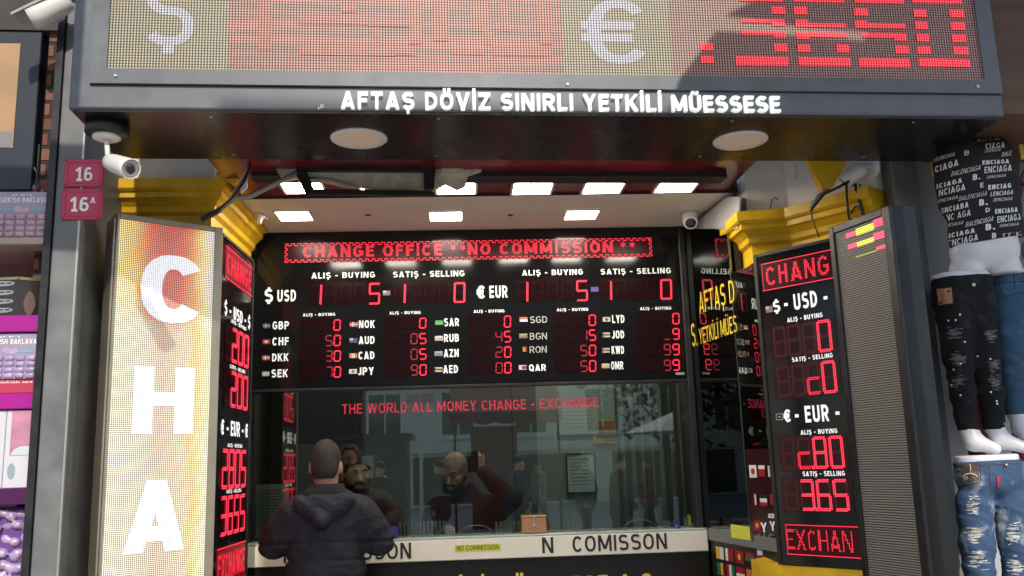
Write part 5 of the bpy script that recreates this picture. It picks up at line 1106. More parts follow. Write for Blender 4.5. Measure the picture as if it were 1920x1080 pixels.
# ---- clerks behind the glass
def clerk(hc, body, hairm, shirt, lab_, yaw, tilt, bald, raised):
    bx, by = body; t = thing("person", lab_, "person", (bx, by, .0)); hc = np.array(hc); B = Field(.009); at = head_prims(B, hc, yaw, tilt)
    B.cone((bx, by+.02, 1.36), hc-np.array([0, -.015, .05]), .062, .056, .03); B.cone((bx, by, .95), (bx, by, 1.28), .13, .145, .05, (1, 1.45, 1)); B.cone((bx-.15, by, 1.34), (bx+.15, by, 1.34), .05, .05, .05)
    L0, R0 = np.array([bx-.19, by, 1.335]), np.array([bx+.19, by, 1.335])
    LE, LH = np.array([bx-.25, by-.08, 1.12]), np.array([bx-.12, by-.25, 1.245]); arms = [(L0, LE, LH, 1)]
    if raised: RE, RH = np.array([bx+.27, by-.12, 1.40]), np.array([bx+.085, by-.10, 1.575])
    else: RE, RH = np.array([bx+.25, by-.08, 1.12]), np.array([bx+.12, by-.25, 1.245])
    arms.append((R0, RE, RH, -1)); S = Field(.010)
    for a, e, h, sd in arms:
        B.cone(a, e, .045, .038, .03); B.cone(e, h, .038, .027, .02); dv = h-e
        if raised and sd == -1: hand_prims(B, h, np.array([-.25, -.1, 1.]), (.6, -.75, 0), 1, .9)
        else: hand_prims(B, h, np.array([-.1*sd*-1, -1, -.05]), (0, 0, 1), sd, .4)
        S.chain([a, (a+e)/2, e, (e+h)/2, e+(h-e)*.93], [.076, .068, .060, .052, .042], .03)
    for s_ in (-1, 1):
        B.cone((bx+.09*s_, by, .9), (bx+.10*s_, by, .48), .085, .058, .05); B.cone((bx+.10*s_, by, .48), (bx+.10*s_, by+.03, .09), .055, .04, .03); B.cone((bx+.10*s_, by+.03, .06), (bx+.10*s_, by-.12, .04), .036, .03, .03)
    B.build("body", M_skin2, t); face_parts(at, t, hairm, None)
    S.cone((bx, by, .88), (bx, by, 1.26), .165, .178, .05, (1, 1.4, 1)); S.cone((bx-.15, by, 1.34), (bx+.15, by, 1.34), .072, .072, .06); S.cone((bx, by, 1.36), (bx, by, 1.425), .092, .078, .03)
    S.mod = lambda X: .004*np.sin(X[..., 0]*40+np.sin(X[..., 2]*25)*2)*np.sin(X[..., 2]*40)
    S.build("sweater", shirt, t)
    Tt = Field(.014)
    for s_ in (-1, 1): Tt.cone((bx+.085*s_, by, .9), (bx+.10*s_, by, .5), .10, .072, .05); Tt.cone((bx+.10*s_, by, .5), (bx+.10*s_, by+.03, .09), .072, .06, .03)
    Tt.build("trousers", M_black, t)
    Bd = Field(.006); Bd.ball(at(0, .042, -.092), (.064, .056, .050), .015, yaw); Bd.cone(at(-.070, .015, -.04), at(-.045, .06, -.10), .012, .020, .02); Bd.cone(at(.070, .015, -.04), at(.045, .06, -.10), .012, .020, .02); Bd.cone(at(-.028, .092, -.060), at(.028, .092, -.060), .007, .007, .01)
    ct = at(0, .088, -.080); Bd.build("beard", hairm, t, cut=lambda X: np.maximum(X[..., 2]-(hc[2]-.020), .0145-np.linalg.norm((X-ct)*np.array([.55, 1, 1.3]), axis=-1)))
    Hr = Field(.007)
    if bald: Hr.ball(at(0, -.030, -.01), (.080, .080, .062), .02, yaw); Hr.build("hair", hairm, t, cut=lambda X: np.maximum((X-hc)@(np.array([math.sin(yaw), -math.cos(yaw), 0.]))-.005, X[..., 2]-(hc[2]+.035)))
    else: Hr.ball(at(0, -.014, .024), (.083, .098, .098), .02, yaw); Hr.build("hair", hairm, t, cut=lambda X: np.maximum((X-hc)@(np.array([math.sin(yaw), -math.cos(yaw), 0.]))-.088, (hc[2]-.035)-X[..., 2]+1.0*np.clip((X-hc)@(np.array([math.sin(yaw), -math.cos(yaw), 0.])), 0, .1)))
    return t, at
M_skin2 = skin_mat("warm skin", (.52, .31, .21))
M_maroon = mat("maroon knit", (.055, .010, .016), .85, bump=.3, bscale=150)
h1 = atY(852, 882, 5.76)
ck, at1 = clerk(h1, (h1[0]+.075, 5.80), mat("dark beard", (.05, .035, .025), .8, bump=.4, bscale=200), M_maroon, "bald bearded clerk in a maroon sweater behind the glass, one hand raised", -.45, .32, True, True)
ph = thing("mobile_phone", "dark mobile phone held up in the clerk's raised hand", "phone", atY(886, 868, 5.62)); PP = Plane(*atY(886, 868, 5.62)[:2], -20); zc_ = atY(886, 868, 5.62)[2]
mb = MB(); mb.box(PP, -.034, .034, zc_-.055, zc_+.075, -.008, 0, .002); mb.build("case", M_black, ph); mb = MB(); mb.smooth = True; mb.lathe(PP.P(.018, zc_+.055, .0), PP.n, [(0.0005, .008), (.002, .008), (.0025, .004)], 12); mb.build("lens", M_chrome, ph)
h2 = atY(668, 884, 5.62)
clerk(h2, (h2[0]+.01, 5.66), mat("dark hair brown", (.025, .016, .010), .8, bump=.4, bscale=200), mat("dark red pullover", (.07, .012, .014), .85, bump=.3, bscale=150), "dark haired bearded clerk in a red pullover behind the glass, beside the man's shoulder", .35, .1, False, False)

# ================================================================== SWEET SHOP SHELVES ON THE LEFT
SH = PIL.off(.0)
su = lambda px, py: SH.uv(px, py)
uR = su(98, 400)[0]-.012; uL = uR-.75
M_shelf = mat("pale wood shelf", (.42, .34, .27), .5, var=.12, vscale=4, stretch=(1, 6, 6)); M_mag = mat("magenta shelf edge", (.36, .012, .24), .3, var=.1)
t = thing("shelving_unit", "sweet shop shelving unit with magenta shelf edges left of the grey pillar", "shelves", SH.P((uL+uR)/2, 0, -.2))
mb = MB(); mb.box(SH, uR+.001, uR+.012, 0, su(90, 330)[1]+.02, -.40, -.002); mb.build("side_panel", M_shelf, t)
mb = MB(); mb.box(SH, uL, uR, 0, su(90, 330)[1]+.02, -.42, -.401); mb.build("back_panel", mat("brown back board", (.22, .16, .12), .7), t)
def shelf(py0, py1, m, nm="shelf"):
    z0, z1 = su(60, py1)[1], su(60, py0)[1]; mb = MB(); mb.box(SH, uL, uR, z0, z1, -.40, .004, .003); mb.build(nm, m, t); return z0, z1
zA = shelf(445, 458, M_shelf); zB = shelf(591, 622, M_mag); zC = shelf(737, 766, M_mag); zD = shelf(915, 945, mat("dark purple shelf edge", (.07, .012, .07), .3))
M_bx = mat("lavender carton", (.34, .30, .38), .28, var=.06); M_bp = mat("pink sweet print", (.52, .33, .40), .3, var=.2, vscale=30, bump=.3, bscale=60); M_bt = mat("teal ribbon print", (.20, .42, .46), .3); M_lil = mat("lilac sweet print", (.40, .30, .48), .3, var=.25, vscale=30)
def sweet_box(u0, u1, z0, h, lab_, pieces=True, words="TURKISH BAKLAVA", base=M_bx, lump=M_bp, depth=.26, tx=(.02, .98)):
    b = thing("sweet_box", lab_, "gift box", SH.P((u0+u1)/2, z0, -.13), "boxes of sweets on the shelves"); w_ = u1-u0
    mb = MB(); mb.box(SH, u0, u1, z0+.001, z0+h, -depth, -.010, .003); mb.build("carton", base, b)
    mb = MB(); text(mb, SH, words, u0+w_*tx[0], u0+w_*tx[1], z0+h*.76, h*.115, -.0085, .02); mb.build("lettering", M_lettw, b)
    mb = MB()
    for k in range(7): mb.quad(SH, u0+w_*(.30+.055*k), u0+w_*(.335+.055*k), z0+h*(.905+.012*(k % 3)), z0+h*(.93+.012*(k % 2)), -.0085)
    mb.build("small_print", M_lettw, b)
    if pieces:
        mb = MB(); mb.smooth = True
        for i in range(5):
            for j in range(4):
                uc = u0+w_*(.1+.2*i); zc2 = z0+h*(.08+.125*j); 
                a = RNG.uniform(-.15, .15); mb.lathe(SH.P(uc, zc2, -.012), SH.u+np.array([0, 0, a]), [(-w_*.085, h*.045), (-w_*.07, h*.068), (w_*.07, h*.068), (w_*.085, h*.045)], 10)
        mb.build("sweets_picture", lump, b)
        mb = MB(); q = [(u0+w_*(.5+.16*math.cos(a)), z0+h*(.625+.085*math.sin(a))) for a in np.linspace(0, 2*math.pi, 21)[:-1]]; mb.add([SH.P(a, b_, -.0080) for a, b_ in q], [tuple(range(20))], q); mb.build("round_emblem", lump, b)
        mb = MB()
        for i in range(2): mb = MB(); mb.quad(SH, u0+w_*(.06+.62*i), u0+w_*(.30+.62*i), z0+h*.575, z0+h*.625, -.0082); mb.build("ribbon", M_bt, b)
    return b
uE = su(97, 400)[0]-.018; wB = .205
zt = su(60, 358)[1]; hA = zt-zA[1]
sweet_box(uE-wB, uE, zA[1], hA, "lavender box of Turkish baklava on the wooden top shelf")
zt = su(60, 624)[1]; hB = zt-zC[1]-.055
sweet_box(uE-wB-.006, uE-.006, zC[1]+.056, hB, "lavender box of Turkish baklava below the first magenta shelf edge", lump=M_lil)
b = sweet_box(uE-wB-.004, uE-.004, zC[1], .054, "flat red box of Turkish mix under the lower baklava box", False, "TURKISH MIX", mat("rose carton", (.48, .05, .10), .3), tx=(.25, .95))
# tin
TN = Plane(*SH.P(su(24, 590)[0], 0, -.03)[:2], 35); tz0 = zB[1]; th_ = su(40, 517)[1]-tz0
t2 = thing("tin_box", "dark tin box with silver cartouches standing on the magenta shelf edge", "tin", TN.P(0, tz0, 0))
TF = Plane(TN.o[0], TN.o[1], -8); mb = MB(); mb.box(TF, -.20, -.001, tz0+.001, tz0+th_, -.14, 0, .004); mb.box(TN, .001, .085, tz0+.001, tz0+th_, -.10, 0, .004); mb.build("body", mat("brown tin", (.05, .042, .035), .3, .5, var=.2), t2)
mb = MB()
for k in range(4):
    z = tz0+th_*(.10+.225*k); q = [(-.10+(.085 if abs(math.cos(a)) > .3 else .06)*math.copysign(abs(math.cos(a))**.5, math.cos(a)), z+th_*.075*(1+.9*math.sin(a))) for a in np.linspace(0, 2*math.pi, 25)[:-1]]; mb.add([TF.P(a, b_, .0015) for a, b_ in q], [tuple(range(24))], q)
mb.build("cartouche", mat("silver grey print", (.30, .31, .32), .35, .3), t2)
mb = MB()
for k in range(4):
    z = tz0+th_*(.17+.225*k)
    for j in range(5): mb.quad(TF, -.16+.028*j, -.14+.028*j, z, z+th_*.03, .0025)
mb.build("ornament_print", mat("dark ink", (.02, .022, .02), .5), t2)
mb = MB(); q = [(.045+.022*math.cos(a), tz0+th_*.35+th_*.26*math.sin(a)*(1-.25*math.cos(2*a))) for a in np.linspace(0, 2*math.pi, 25)[:-1]]; mb.add([TN.P(a, b_, .0015) for a, b_ in q], [tuple(range(24))], q); mb.build("figure_print", mat("rosy brown print", (.15, .09, .08), .4), t2)
mb = MB()
for e in ((-.2, -.001, TF), (.001, .085, TN)): mb.box(e[2], e[0], e[1], tz0+th_-.010, tz0+th_+.003, -.10, .003, .001)
mb.build("lid_rim", mat("gold rim", (.30, .25, .14), .3, .8), t2)
# white and pink pack below
t2 = thing("gift_pack", "white and pink gift pack with a pale round lid below the second magenta edge", "gift box", SH.P(uE-.1, zD[1], -.1))
u8, z8 = su(72, 800); ht = su(50, 768)[1]-zD[1]
mb = MB(); mb.box(SH, u8-.19, u8-.128, zD[1]+.001, zD[1]+ht, -.2, -.012, .003); mb.box(SH, u8-.126, u8, zD[1]+.001, zD[1]+ht, -.2, -.012, .003); mb.build("carton", mat("white carton", (.62, .60, .64), .3), t2)
mb = MB(); mb.quad(SH, u8-.105, u8-.003, zD[1]+ht*.42, zD[1]+ht-.004, -.0105); mb.build("pink_panel", mat("pink print", (.50, .22, .30), .35, var=.25, vscale=12), t2)
mb = MB(); q = [(u8-.05+.05*math.cos(a), zD[1]+ht*.42+.035*math.sin(a)) for a in np.linspace(0, math.pi, 15)]; mb.add([SH.P(a, b_, -.0095) for a, b_ in q], [tuple(range(15))], q); mb.build("lid_picture", mat("pale mint print", (.55, .62, .60), .35), t2)
mb = MB(); q = [(u8-.095+.014*math.cos(a), zD[1]+ht*.22+.030*math.sin(a)) for a in np.linspace(0, 2*math.pi, 21)[:-1]]; mb.add([SH.P(a, b_, -.0100) for a, b_ in q], [tuple(range(20))], q); mb.build("oval_window", mat("grey teal print", (.28, .38, .38), .3), t2)
# bags of purple sweets
Bg = Field(.009); r9 = np.random.RandomState(5)
t2 = thing("sweet_bag", "clear bag of purple wrapped sweets at the bottom of the shelves", "bag", SH.P(uE-.08, .9, -.1))
for i in range(8):
    for j in range(10):
        z = 1.035+j*(zD[0]-1.06)/9.3; c = SH.P(uE-.030-i*.029+r9.uniform(-.011, .011)+(.015 if j % 2 else 0), z+r9.uniform(-.011, .011), -.03-.04*r9.rand()); Bg.ball(c, (.019+.006*r9.rand(), .02, .015+.007*r9.rand()), .004, r9.uniform(-.7, .7))
Bg.mod = lambda X: .0018*np.sin(X[..., 0]*260+X[..., 2]*190)*np.sin(X[..., 2]*310)
Bg.build("sweets", [mat("lilac foil", (.40, .30, .47), .3, .1, var=.4, vscale=14), mat("pink foil", (.56, .40, .52), .3, .1)], t2, pick=lambda c: (np.sin(c[:, 0]*90)*np.sin(c[:, 2]*75) > .35).astype(int))
mb = MB(); mb.box(SH, uE-.26, uE-.012, 1.021, zD[0]-.012, -.12, -.05, .01); mb.build("bag_film", mat("purple film", (.16, .07, .26), .2), t2)
mb = MB(); mb.box(SH, uE-.25, uE-.012, .98, 1.02, -.12, -.005); mb.build("tray_edge", mat("purple card", (.12, .02, .14), .4), t2)
mb = MB(); text(mb, SH.off(.004), "TURK", uE-.062, uE-.028, 1.115, .014, .0, .02); mb.build("lettering", M_lettw, t2)
# things on top of the unit
zt = su(60, 357)[1]
for k, (a, b_, h, yaw, lab_) in enumerate(((-.17, -.085, .055, -6, "dark red carton on top of the shelves at the picture edge"), (-.078, -.012, .040, 14, "small brown red carton with a sloping lid on top of the shelves"))):
    pl = Plane(*SH.P(uE+a, 0, -.12)[:2], yaw); t2 = thing("carton", lab_, "carton", pl.P((b_-a)/2, zt, -.05), "cartons on top of the shelves"); mb = MB(); mb.box(pl, 0, b_-a, zt+.001, zt+h, -.14, 0, .003); mb.build("box", mat("dark red card", (.14, .025, .035), .4), t2); mb = MB(); mb.box(pl, -.002, b_-a+.002, zt+h*.7, zt+h+.003, -.142, .002, .002); mb.build("lid", mat("grey rose card", (.24, .17, .17), .4), t2)
hz = zt+.05
for m_, dx, lab_, cc in ((mat("mint green cord", (.16, .50, .22), .4), -.175, "paper bag with a mint green cord handle on top of the shelves", (.10, .03, .05)), (M_black, -.122, "dark paper bag with a black cord handle on top of the shelves", (.03, .035, .05))):
    c = SH.P(uE+dx, 0, -.10); pl = Plane(c[0], c[1], 2.45); t2 = thing("gift_bag", lab_, "bag", (c[0], c[1], zt), "gift bags on top of the shelves"); mb = MB(); mb.box(pl, -.035, .035, zt+.056, zt+.085, -.04, -.02, .002); mb.build("bag", mat("bag paper %d" % int(-dx*1000), cc, .5), t2)
    mb = MB(); mb.tube([pl.P(-.025+.05*k/10, zt+.083+.058*math.sin(math.pi*k/10)**.5, -.018) for k in range(11)], .006, 8); mb.build("handle", m_, t2)
# picture panel and dark board above
BD = PIL.off(-.10)
(u0, z0), (u1, z1) = BD.uv(-60, 356), BD.uv(79, 66); t2 = thing("display_case", "dark navy framed case with a warm tan picture above the shelves", "display case", BD.P(u1-.1, z0, 0))
mb = MB(); mb.box(BD, u1-.40, u1, z0, z1+.02, -.06, 0, .004); mb.build("frame", mat("dark navy board", (.017, .021, .030), .4, var=.15), t2)
(ua, za), (ub, zb) = BD.uv(-60, 277), BD.uv(39, 82); mb = MB(); mb.quad(BD, ub-.3, ub, za, zb, .002); mb.build("picture", mat("tan lit picture", (.42, .25, .12), .5, var=.2, vscale=3), t2)
mb = MB(); (_, zc2) = BD.uv(20, 247); mb.quad(BD, ub-.3, ub-.006, za+.002, zc2, .0035); mb.build("picture_strip", mat("grey picture strip", (.22, .20, .20), .5), t2)
mb = MB(); ug = BD.uv(72, 300)[0]; mb.box(BD, ug-.003, ug+.003, z0, z0+.2, .001, .004); mb.build("edge_line", M_black, t2)
# dark eave over the left shop
mb = MB(); zE = BRK.uv(60, 62)[1]; mb.box(BRK, ba-2.2, bb-.002, zE, zE+1.2, .012, .03); mb.build("eave_board", mat("dark timber", (.035, .025, .018), .6, var=.3, vscale=4), label="dark timber eave board over the brick pier", cat="eave")

# ================================================================== CLOTHES DISPLAY ON THE RIGHT
from mathutils.bvhtree import BVHTree
MYD = 3.70
m = lambda px, py, dy=0.: atY(px, py, MYD+dy)
M_mann = mat("white mannequin plastic", (.66, .65, .68), .38, var=.03)
def denim(name, base, fade, fscale, amt, dark=None):
    if name in MATS: return MATS[name]
    mm = bpy.data.materials.new(name); mm.use_nodes = True; n = mm.node_tree.nodes; l = mm.node_tree.links; b = n["Principled BSDF"]; b.inputs["Roughness"].default_value = .85; b.inputs["Specular IOR Level"].default_value = .2
    tc = n.new("ShaderNodeTexCoord"); nz = n.new("ShaderNodeTexNoise"); nz.inputs["Scale"].default_value = fscale; nz.inputs["Detail"].default_value = 7; nz.inputs["Roughness"].default_value = .62; l.new(tc.outputs["Object"], nz.inputs[0])
    c = ramp(n, l, nz.outputs[0], [(.0, base), (amt, base), (amt+.10, fade), (1, fade)])
    wv = n.new("ShaderNodeTexWave"); wv.inputs["Scale"].default_value = 260; wv.inputs["Distortion"].default_value = 2; l.new(tc.outputs["Object"], wv.inputs[0])
    mx = n.new("ShaderNodeMix"); mx.data_type = 'RGBA'; mx.blend_type = 'MULTIPLY'; mx.inputs[0].default_value = .25; l.new(c, mx.inputs[6]); l.new(wv.outputs[0], mx.inputs[7]); l.new(mx.outputs[2], b.inputs[0])
    bp = n.new("ShaderNodeBump"); bp.inputs["Strength"].default_value = .3; bp.inputs["Distance"].default_value = .004; l.new(nz.outputs[0], bp.inputs["Height"]); l.new(bp.outputs[0], b.inputs["Normal"]); MATS[name] = mm; return mm
def surf(obj):
    """closest point in front of a finished mesh: lets print and patches follow the cloth"""
    me = obj.data; o = world_loc(obj); bv = BVHTree.FromPolygons([tuple(v.co+o) for v in me.vertices], [tuple(p.vertices) for p in me.polygons])
    def hit(px, py, lift):
        d = ray(px, py); h, nr, _, _ = bv.ray_cast(Vector(CAM), Vector(d).normalized())
        return None if h is None else np.array(h)-np.array(Vector(d).normalized())*lift
    return hit
def patch(hit, poly, lift, mb, n=4):
    """a small flat piece of cloth or print lying on the surface"""
    c = np.mean(poly, 0); P = []
    for i in range(len(poly)):
        a, b = np.array(poly[i]), np.array(poly[(i+1) % len(poly)])
        for k in range(n): P.append(a+(b-a)*k/n)
    H = [hit(p[0], p[1], lift) for p in P]; hc_ = hit(c[0], c[1], lift)
    if hc_ is None or any(h is None for h in H): return
    mb.add(H+[hc_], [(i, (i+1) % len(H), len(H)) for i in range(len(H))])
def legs(lab_, grp, hipc, hipr, L, Rr, top, jean, rL, foot=True, waist=None, dy=0.):
    """leg mannequin: white body with feet, jeans over it"""
    t = thing("leg_mannequin", lab_, "mannequin", m(*L[-1][:2], dy)-np.array([0, 0, .02]), grp); B = Field(.008); J = Field(.0065); px = .00217
    hc_ = [m(q[0], q[1], dy) for q in hipc]
    B.cone(hc_[0], hc_[1], hipr*px*.93, hipr*px*.93, .03); J.cone(hc_[0], hc_[1], hipr*px, hipr*px, .03)
    for side in (L, Rr):
        if not side: continue
        P = [m(q[0], q[1], dy) for q in side]
        B.chain(P[:4], [r*px*.9 for r in rL[:4]], .02); J.chain(P[:4], [r*px for r in rL[:4]], .025)
        if foot and len(P) > 4:
            f0, f1 = P[4]+np.array([0, -.02, 0]), P[5]+np.array([0, -.06, 0]); B.cone(P[3], f0, 14*px, 16*px, .02); B.cone(f0, f1, 16*px, 11*px, .02); B.ball(f0+np.array([0, .012, -.008]), (.030, .034, .028), .02)
    zt_ = m(top[0], top[1], dy)[2]; slope = (m(top[2], top[3], dy)[2]-zt_)/(m(top[2], top[3], dy)[0]-m(top[0], top[1], dy)[0]); x0 = m(top[0], top[1], dy)[0]
    up = np.array([0, 0, .075]); B.cone(hc_[0]+up, hc_[1]+up, hipr*px*.90, hipr*px*.90, .03); J.cone(hc_[0]+up, hc_[1]+up, hipr*px*.97, hipr*px*.97, .03)
    zb_ = min(m(q[3][0], q[3][1], dy)[2] for q in (L, Rr) if q)
    B.build("body", M_mann, t, cut=lambda X: X[..., 2]-(zt_+.022+slope*(X[..., 0]-x0)))
    J.mod = lambda X: .0030*np.sin(X[..., 2]*70+X[..., 0]*45+2*np.sin(X[..., 2]*23))*np.sin(X[..., 0]*24+X[..., 2]*17+1.3)+.0012*np.sin(X[..., 2]*160+X[..., 0]*95+3*np.sin(X[..., 2]*37))
    j = J.build("jeans", jean, t, cut=lambda X: np.maximum(X[..., 2]-(zt_+slope*(X[..., 0]-x0)), (zb_-.004)-X[..., 2]))
    return t, j
G3 = "leg mannequins stacked on the clothes display"
M_bj = denim("black denim", (.014, .014, .015), (.030, .030, .032), 9, .56)
t, j = legs("leg mannequin in black distressed jeans with a tan leather waist patch", G3, [(1785, 560), (1828, 560)], 37, [(1787, 585), (1795, 660), (1806, 740), (1816, 806), (1822, 828), (1850, 842)], [(1832, 585), (1846, 660), (1858, 740), (1864, 800), (1870, 824), (1904, 840)], (1750, 524, 1860, 518), M_bj, [33, 27, 22, 20], waist=True)
hit = surf(j)
mb = MB(); patch(hit, [(1756, 542), (1784, 539), (1787, 568), (1760, 572)], .003, mb); mb.build("leather_patch", mat("tan leather", (.46, .20, .10), .6, var=.15), t)
mb = MB(); h = hit(1825, 534, .001); mb.smooth = True; mb.lathe(h, (0, -1, 0), [(0, .009), (.004, .009), (.006, .004)], 14); mb.build("button", M_steel, t)
mb = MB(); rr = np.random.RandomState(2)
def frayed(cx, cy, w_, h_, mb, lift=.0022, n=16):
    for k in range(n*2):
        r_ = rr.rand(4); y = cy+(r_[0]+r_[1]-1)*h_*.62; x_ = cx+(r_[2]-.5)*w_*.8; l_ = w_*(.12+.45*r_[3]*(1-abs(y-cy)/h_)); tk = .5+1.3*rr.rand(); sk = rr.uniform(-1, 1); patch(hit, [(x_-l_, y+sk), (x_+l_, y-sk), (x_+l_*.8, y-sk+tk), (x_-l_*.7, y+sk+tk)], lift+rr.rand()*.0008, mb, 2)
for cx, cy, w_, h_ in ((1788, 625, 24, 22), (1796, 672, 22, 26), (1797, 715, 20, 30), (1859, 630, 20, 22), (1864, 684, 18, 22), (1866, 716, 18, 26)): mb = MB(); frayed(cx, cy, w_, h_, mb); mb.build("frayed_patch", mat("worn grey threads", (.14, .14, .145), .9, var=.4, vscale=60), t)
mb = MB()
for px, py in ((1778, 601), (1792, 600), (1809, 641), (1788, 693), (1801, 682), (1784, 722), (1801, 741), (1833, 668), (1857, 673), (1858, 735), (1869, 752), (1870, 757), (1800, 590)): patch(hit, [(px-1.6, py-1.6), (px+1.6, py-1.6), (px+1.6, py+1.6), (px-1.6, py+1.6)], .0028, mb, 1)
mb.build("rhinestones", M_lettw, t)
mb = MB()
for q in ([(1753, 530), (1800, 530)], [(1800, 530), (1856, 524)], [(1766, 545), (1772, 575)], [(1824, 540), (1823, 590)], [(1842, 528), (1843, 545)]):
    P = [hit(q[0][0]+(q[1][0]-q[0][0])*k/6, q[0][1]+(q[1][1]-q[0][1])*k/6+8, .001) for k in range(7)]; P = [p for p in P if p is not None]
    if len(P) > 2: mb.tube(P, .0013, 5)
mb.build("seams", mat("dark seam", (.006, .006, .006), .8), t)
M_bl = denim("mid blue denim", (.045, .10, .17), (.085, .17, .26), 7, .55)
t, j = legs("leg mannequin in plain mid blue jeans at the right edge", G3, [(1890, 560), (1940, 560)], 36, [(1890, 585), (1896, 660), (1902, 720), (1908, 774), (1910, 800), (1912, 832)], [(1945, 585), (1955, 660), (1960, 720), (1962, 774), (1964, 800), (1980, 832)], (1855, 520, 1920, 514), M_bl, [38, 31, 26, 22], waist=True, dy=.05)
hit = surf(j); mb = MB()
for q in ([(1862, 531), (1919, 527)], [(1872, 532), (1884, 556)], [(1884, 556), (1914, 548)], [(1901, 515), (1903, 540)]):
    P = [hit(q[0][0]+(q[1][0]-q[0][0])*k/6, q[0][1]+(q[1][1]-q[0][1])*k/6, .001) for k in range(7)]; P = [p for p in P if p is not None]
    if len(P) > 2: mb.tube(P, .0016, 5)
mb.build("seams", mat("dark blue seam", (.015, .03, .06), .8), t)
M_db = denim("faded blue denim", (.055, .10, .19), (.42, .47, .52), 5.5, .55)
t, j = legs("leg mannequin in ripped pale blue jeans with a brown pocket sticker, lowest of the display", G3, [(1830, 898), (1878, 896)], 37, [(1827, 945), (1832, 1020), (1838, 1105), (1842, 1200)], [(1896, 945), (1906, 1020), (1912, 1105), (1916, 1200)], (1792, 866, 1895, 861), M_db, [33, 29, 26, 22], foot=False, waist=True, dy=-.06)
hit = surf(j)
mb = MB(); patch(hit, [(1803, 870), (1834, 868), (1836, 900), (1804, 904)], .003, mb); mb.build("pocket_sticker", mat("brown sticker", (.09, .055, .04), .4, var=.3), t)
mb = MB()
P = [hit(1819+14*math.cos(a), 897-9*math.sin(a), .005) for a in np.linspace(.15, 2.99, 9)]; P = [p for p in P if p is not None]
if len(P) > 2: mb.tube(P, .003, 5)
P = [p for p in (hit(1819, 888, .005), hit(1820, 876, .005), hit(1818, 870, .005)) if p is not None]
if len(P) > 2: mb.tube(P, .002, 5)
mb.build("sticker_emblem", mat("cream print", (.55, .48, .38), .5), t)
mb = MB(); patch(hit, [(1869, 893), (1876, 891), (1875, 913), (1870, 915)], .006, mb); mb.build("red_tag", mat("red tag", (.42, .02, .05), .5), t)
mb = MB(); h = hit(1887, 872, .001)
if h is not None: mb.smooth = True; mb.lathe(h, (0, -1, 0), [(0, .007), (.003, .007), (.005, .003)], 12); mb.build("button", M_steel, t)
mb = MB()
for cx, cy, w_, h_ in ((1824, 950, 20, 34), (1828, 1000, 26, 30), (1836, 1050, 30, 36), (1900, 1000, 22, 40), (1904, 1060, 24, 40)): mb = MB(); frayed(cx, cy, w_, h_, mb); mb.build("frayed_patch", mat("white threads", (.62, .60, .56), .9, var=.3, vscale=60), t)
mb = MB()
for q in ([(1796, 874), (1846, 872)], [(1850, 872), (1905, 868)], [(1853, 862), (1856, 900)], [(1856, 900), (1858, 930)], [(1805, 908), (1838, 905)], [(1838, 905), (1840, 873)], [(1880, 868), (1884, 885)]):
    P = [hit(q[0][0]+(q[1][0]-q[0][0])*k/6, q[0][1]+(q[1][1]-q[0][1])*k/6, .001) for k in range(7)]; P = [p for p in P if p is not None]
    if len(P) > 2: mb.tube(P, .0016, 5)
mb.build("seams", mat("ochre seam", (.10, .08, .06), .8), t)
# torso with the black printed top
t = thing("torso_mannequin", "white mannequin hips in a black cropped top covered in white lettering", "mannequin", m(1840, 520)); px = .00217
B = Field(.008); B.cone(m(1822, 474), m(1870, 470), 40*px, 40*px, .03); B.cone(m(1812, 508), m(1806, 545), 32*px, 29*px, .012); B.cone(m(1882, 504), m(1884, 545), 32*px, 29*px, .012); B.cone(m(1835, 440), m(1862, 436), 40*px, 40*px, .04)
z5 = m(1840, 516)[2]; B.build("body", M_mann, t, cut=lambda X: np.maximum(z5-X[..., 2], X[..., 2]-m(1840, 425)[2]))
S = Field(.008); S.cone(m(1814, 318), m(1856, 308), 68*px, 56*px, .05, (1, 1.35, 1)); S.cone(m(1822, 370), m(1856, 364), 66*px, 60*px, .05, (1, 1.35, 1)); S.cone(m(1838, 425), m(1862, 420), 58*px, 57*px, .05, (1, 1.3, 1)); S.cone(m(1838, 455), m(1862, 450), 58*px, 58*px, .05, (1, 1.3, 1))
S.mod = lambda X: .004*np.sin(X[..., 0]*34+X[..., 2]*20)*np.sin(X[..., 2]*45+X[..., 0]*10)
ax_, az_ = m(1768, 470)[0], m(1768, 470)[2]; sl_ = (m(1905, 447)[2]-az_)/(m(1905, 447)[0]-ax_)
sh = S.build("printed_top", mat("black cotton", (.012, .011, .013), .85, bump=.2, bscale=150), t, cut=lambda X: (az_+sl_*(X[..., 0]-ax_))-X[..., 2])
hit = surf(sh)
def print_word(s, x0, y0, x1, y1, hp, bold, mb, outline=False, shear=0.):
    v, f = glyph_mesh(s, bold, 0, 3, shear); xa, xb = v[:, 0].min(), v[:, 0].max()
    for q in f:
        H = [hit(x0+(v[i][0]-xa)/(xb-xa)*(x1-x0), y0+(v[i][0]-xa)/(xb-xa)*(y1-y0)-v[i][1]*hp, .0025+v[i][2]*.02) for i in q]
        if all(h is not None for h in H) and max(np.linalg.norm(H[a]-H[b_]) for a in range(4) for b_ in range(a)) < .06: mb.add(H, [(0, 1, 2, 3)])
mb = MB()
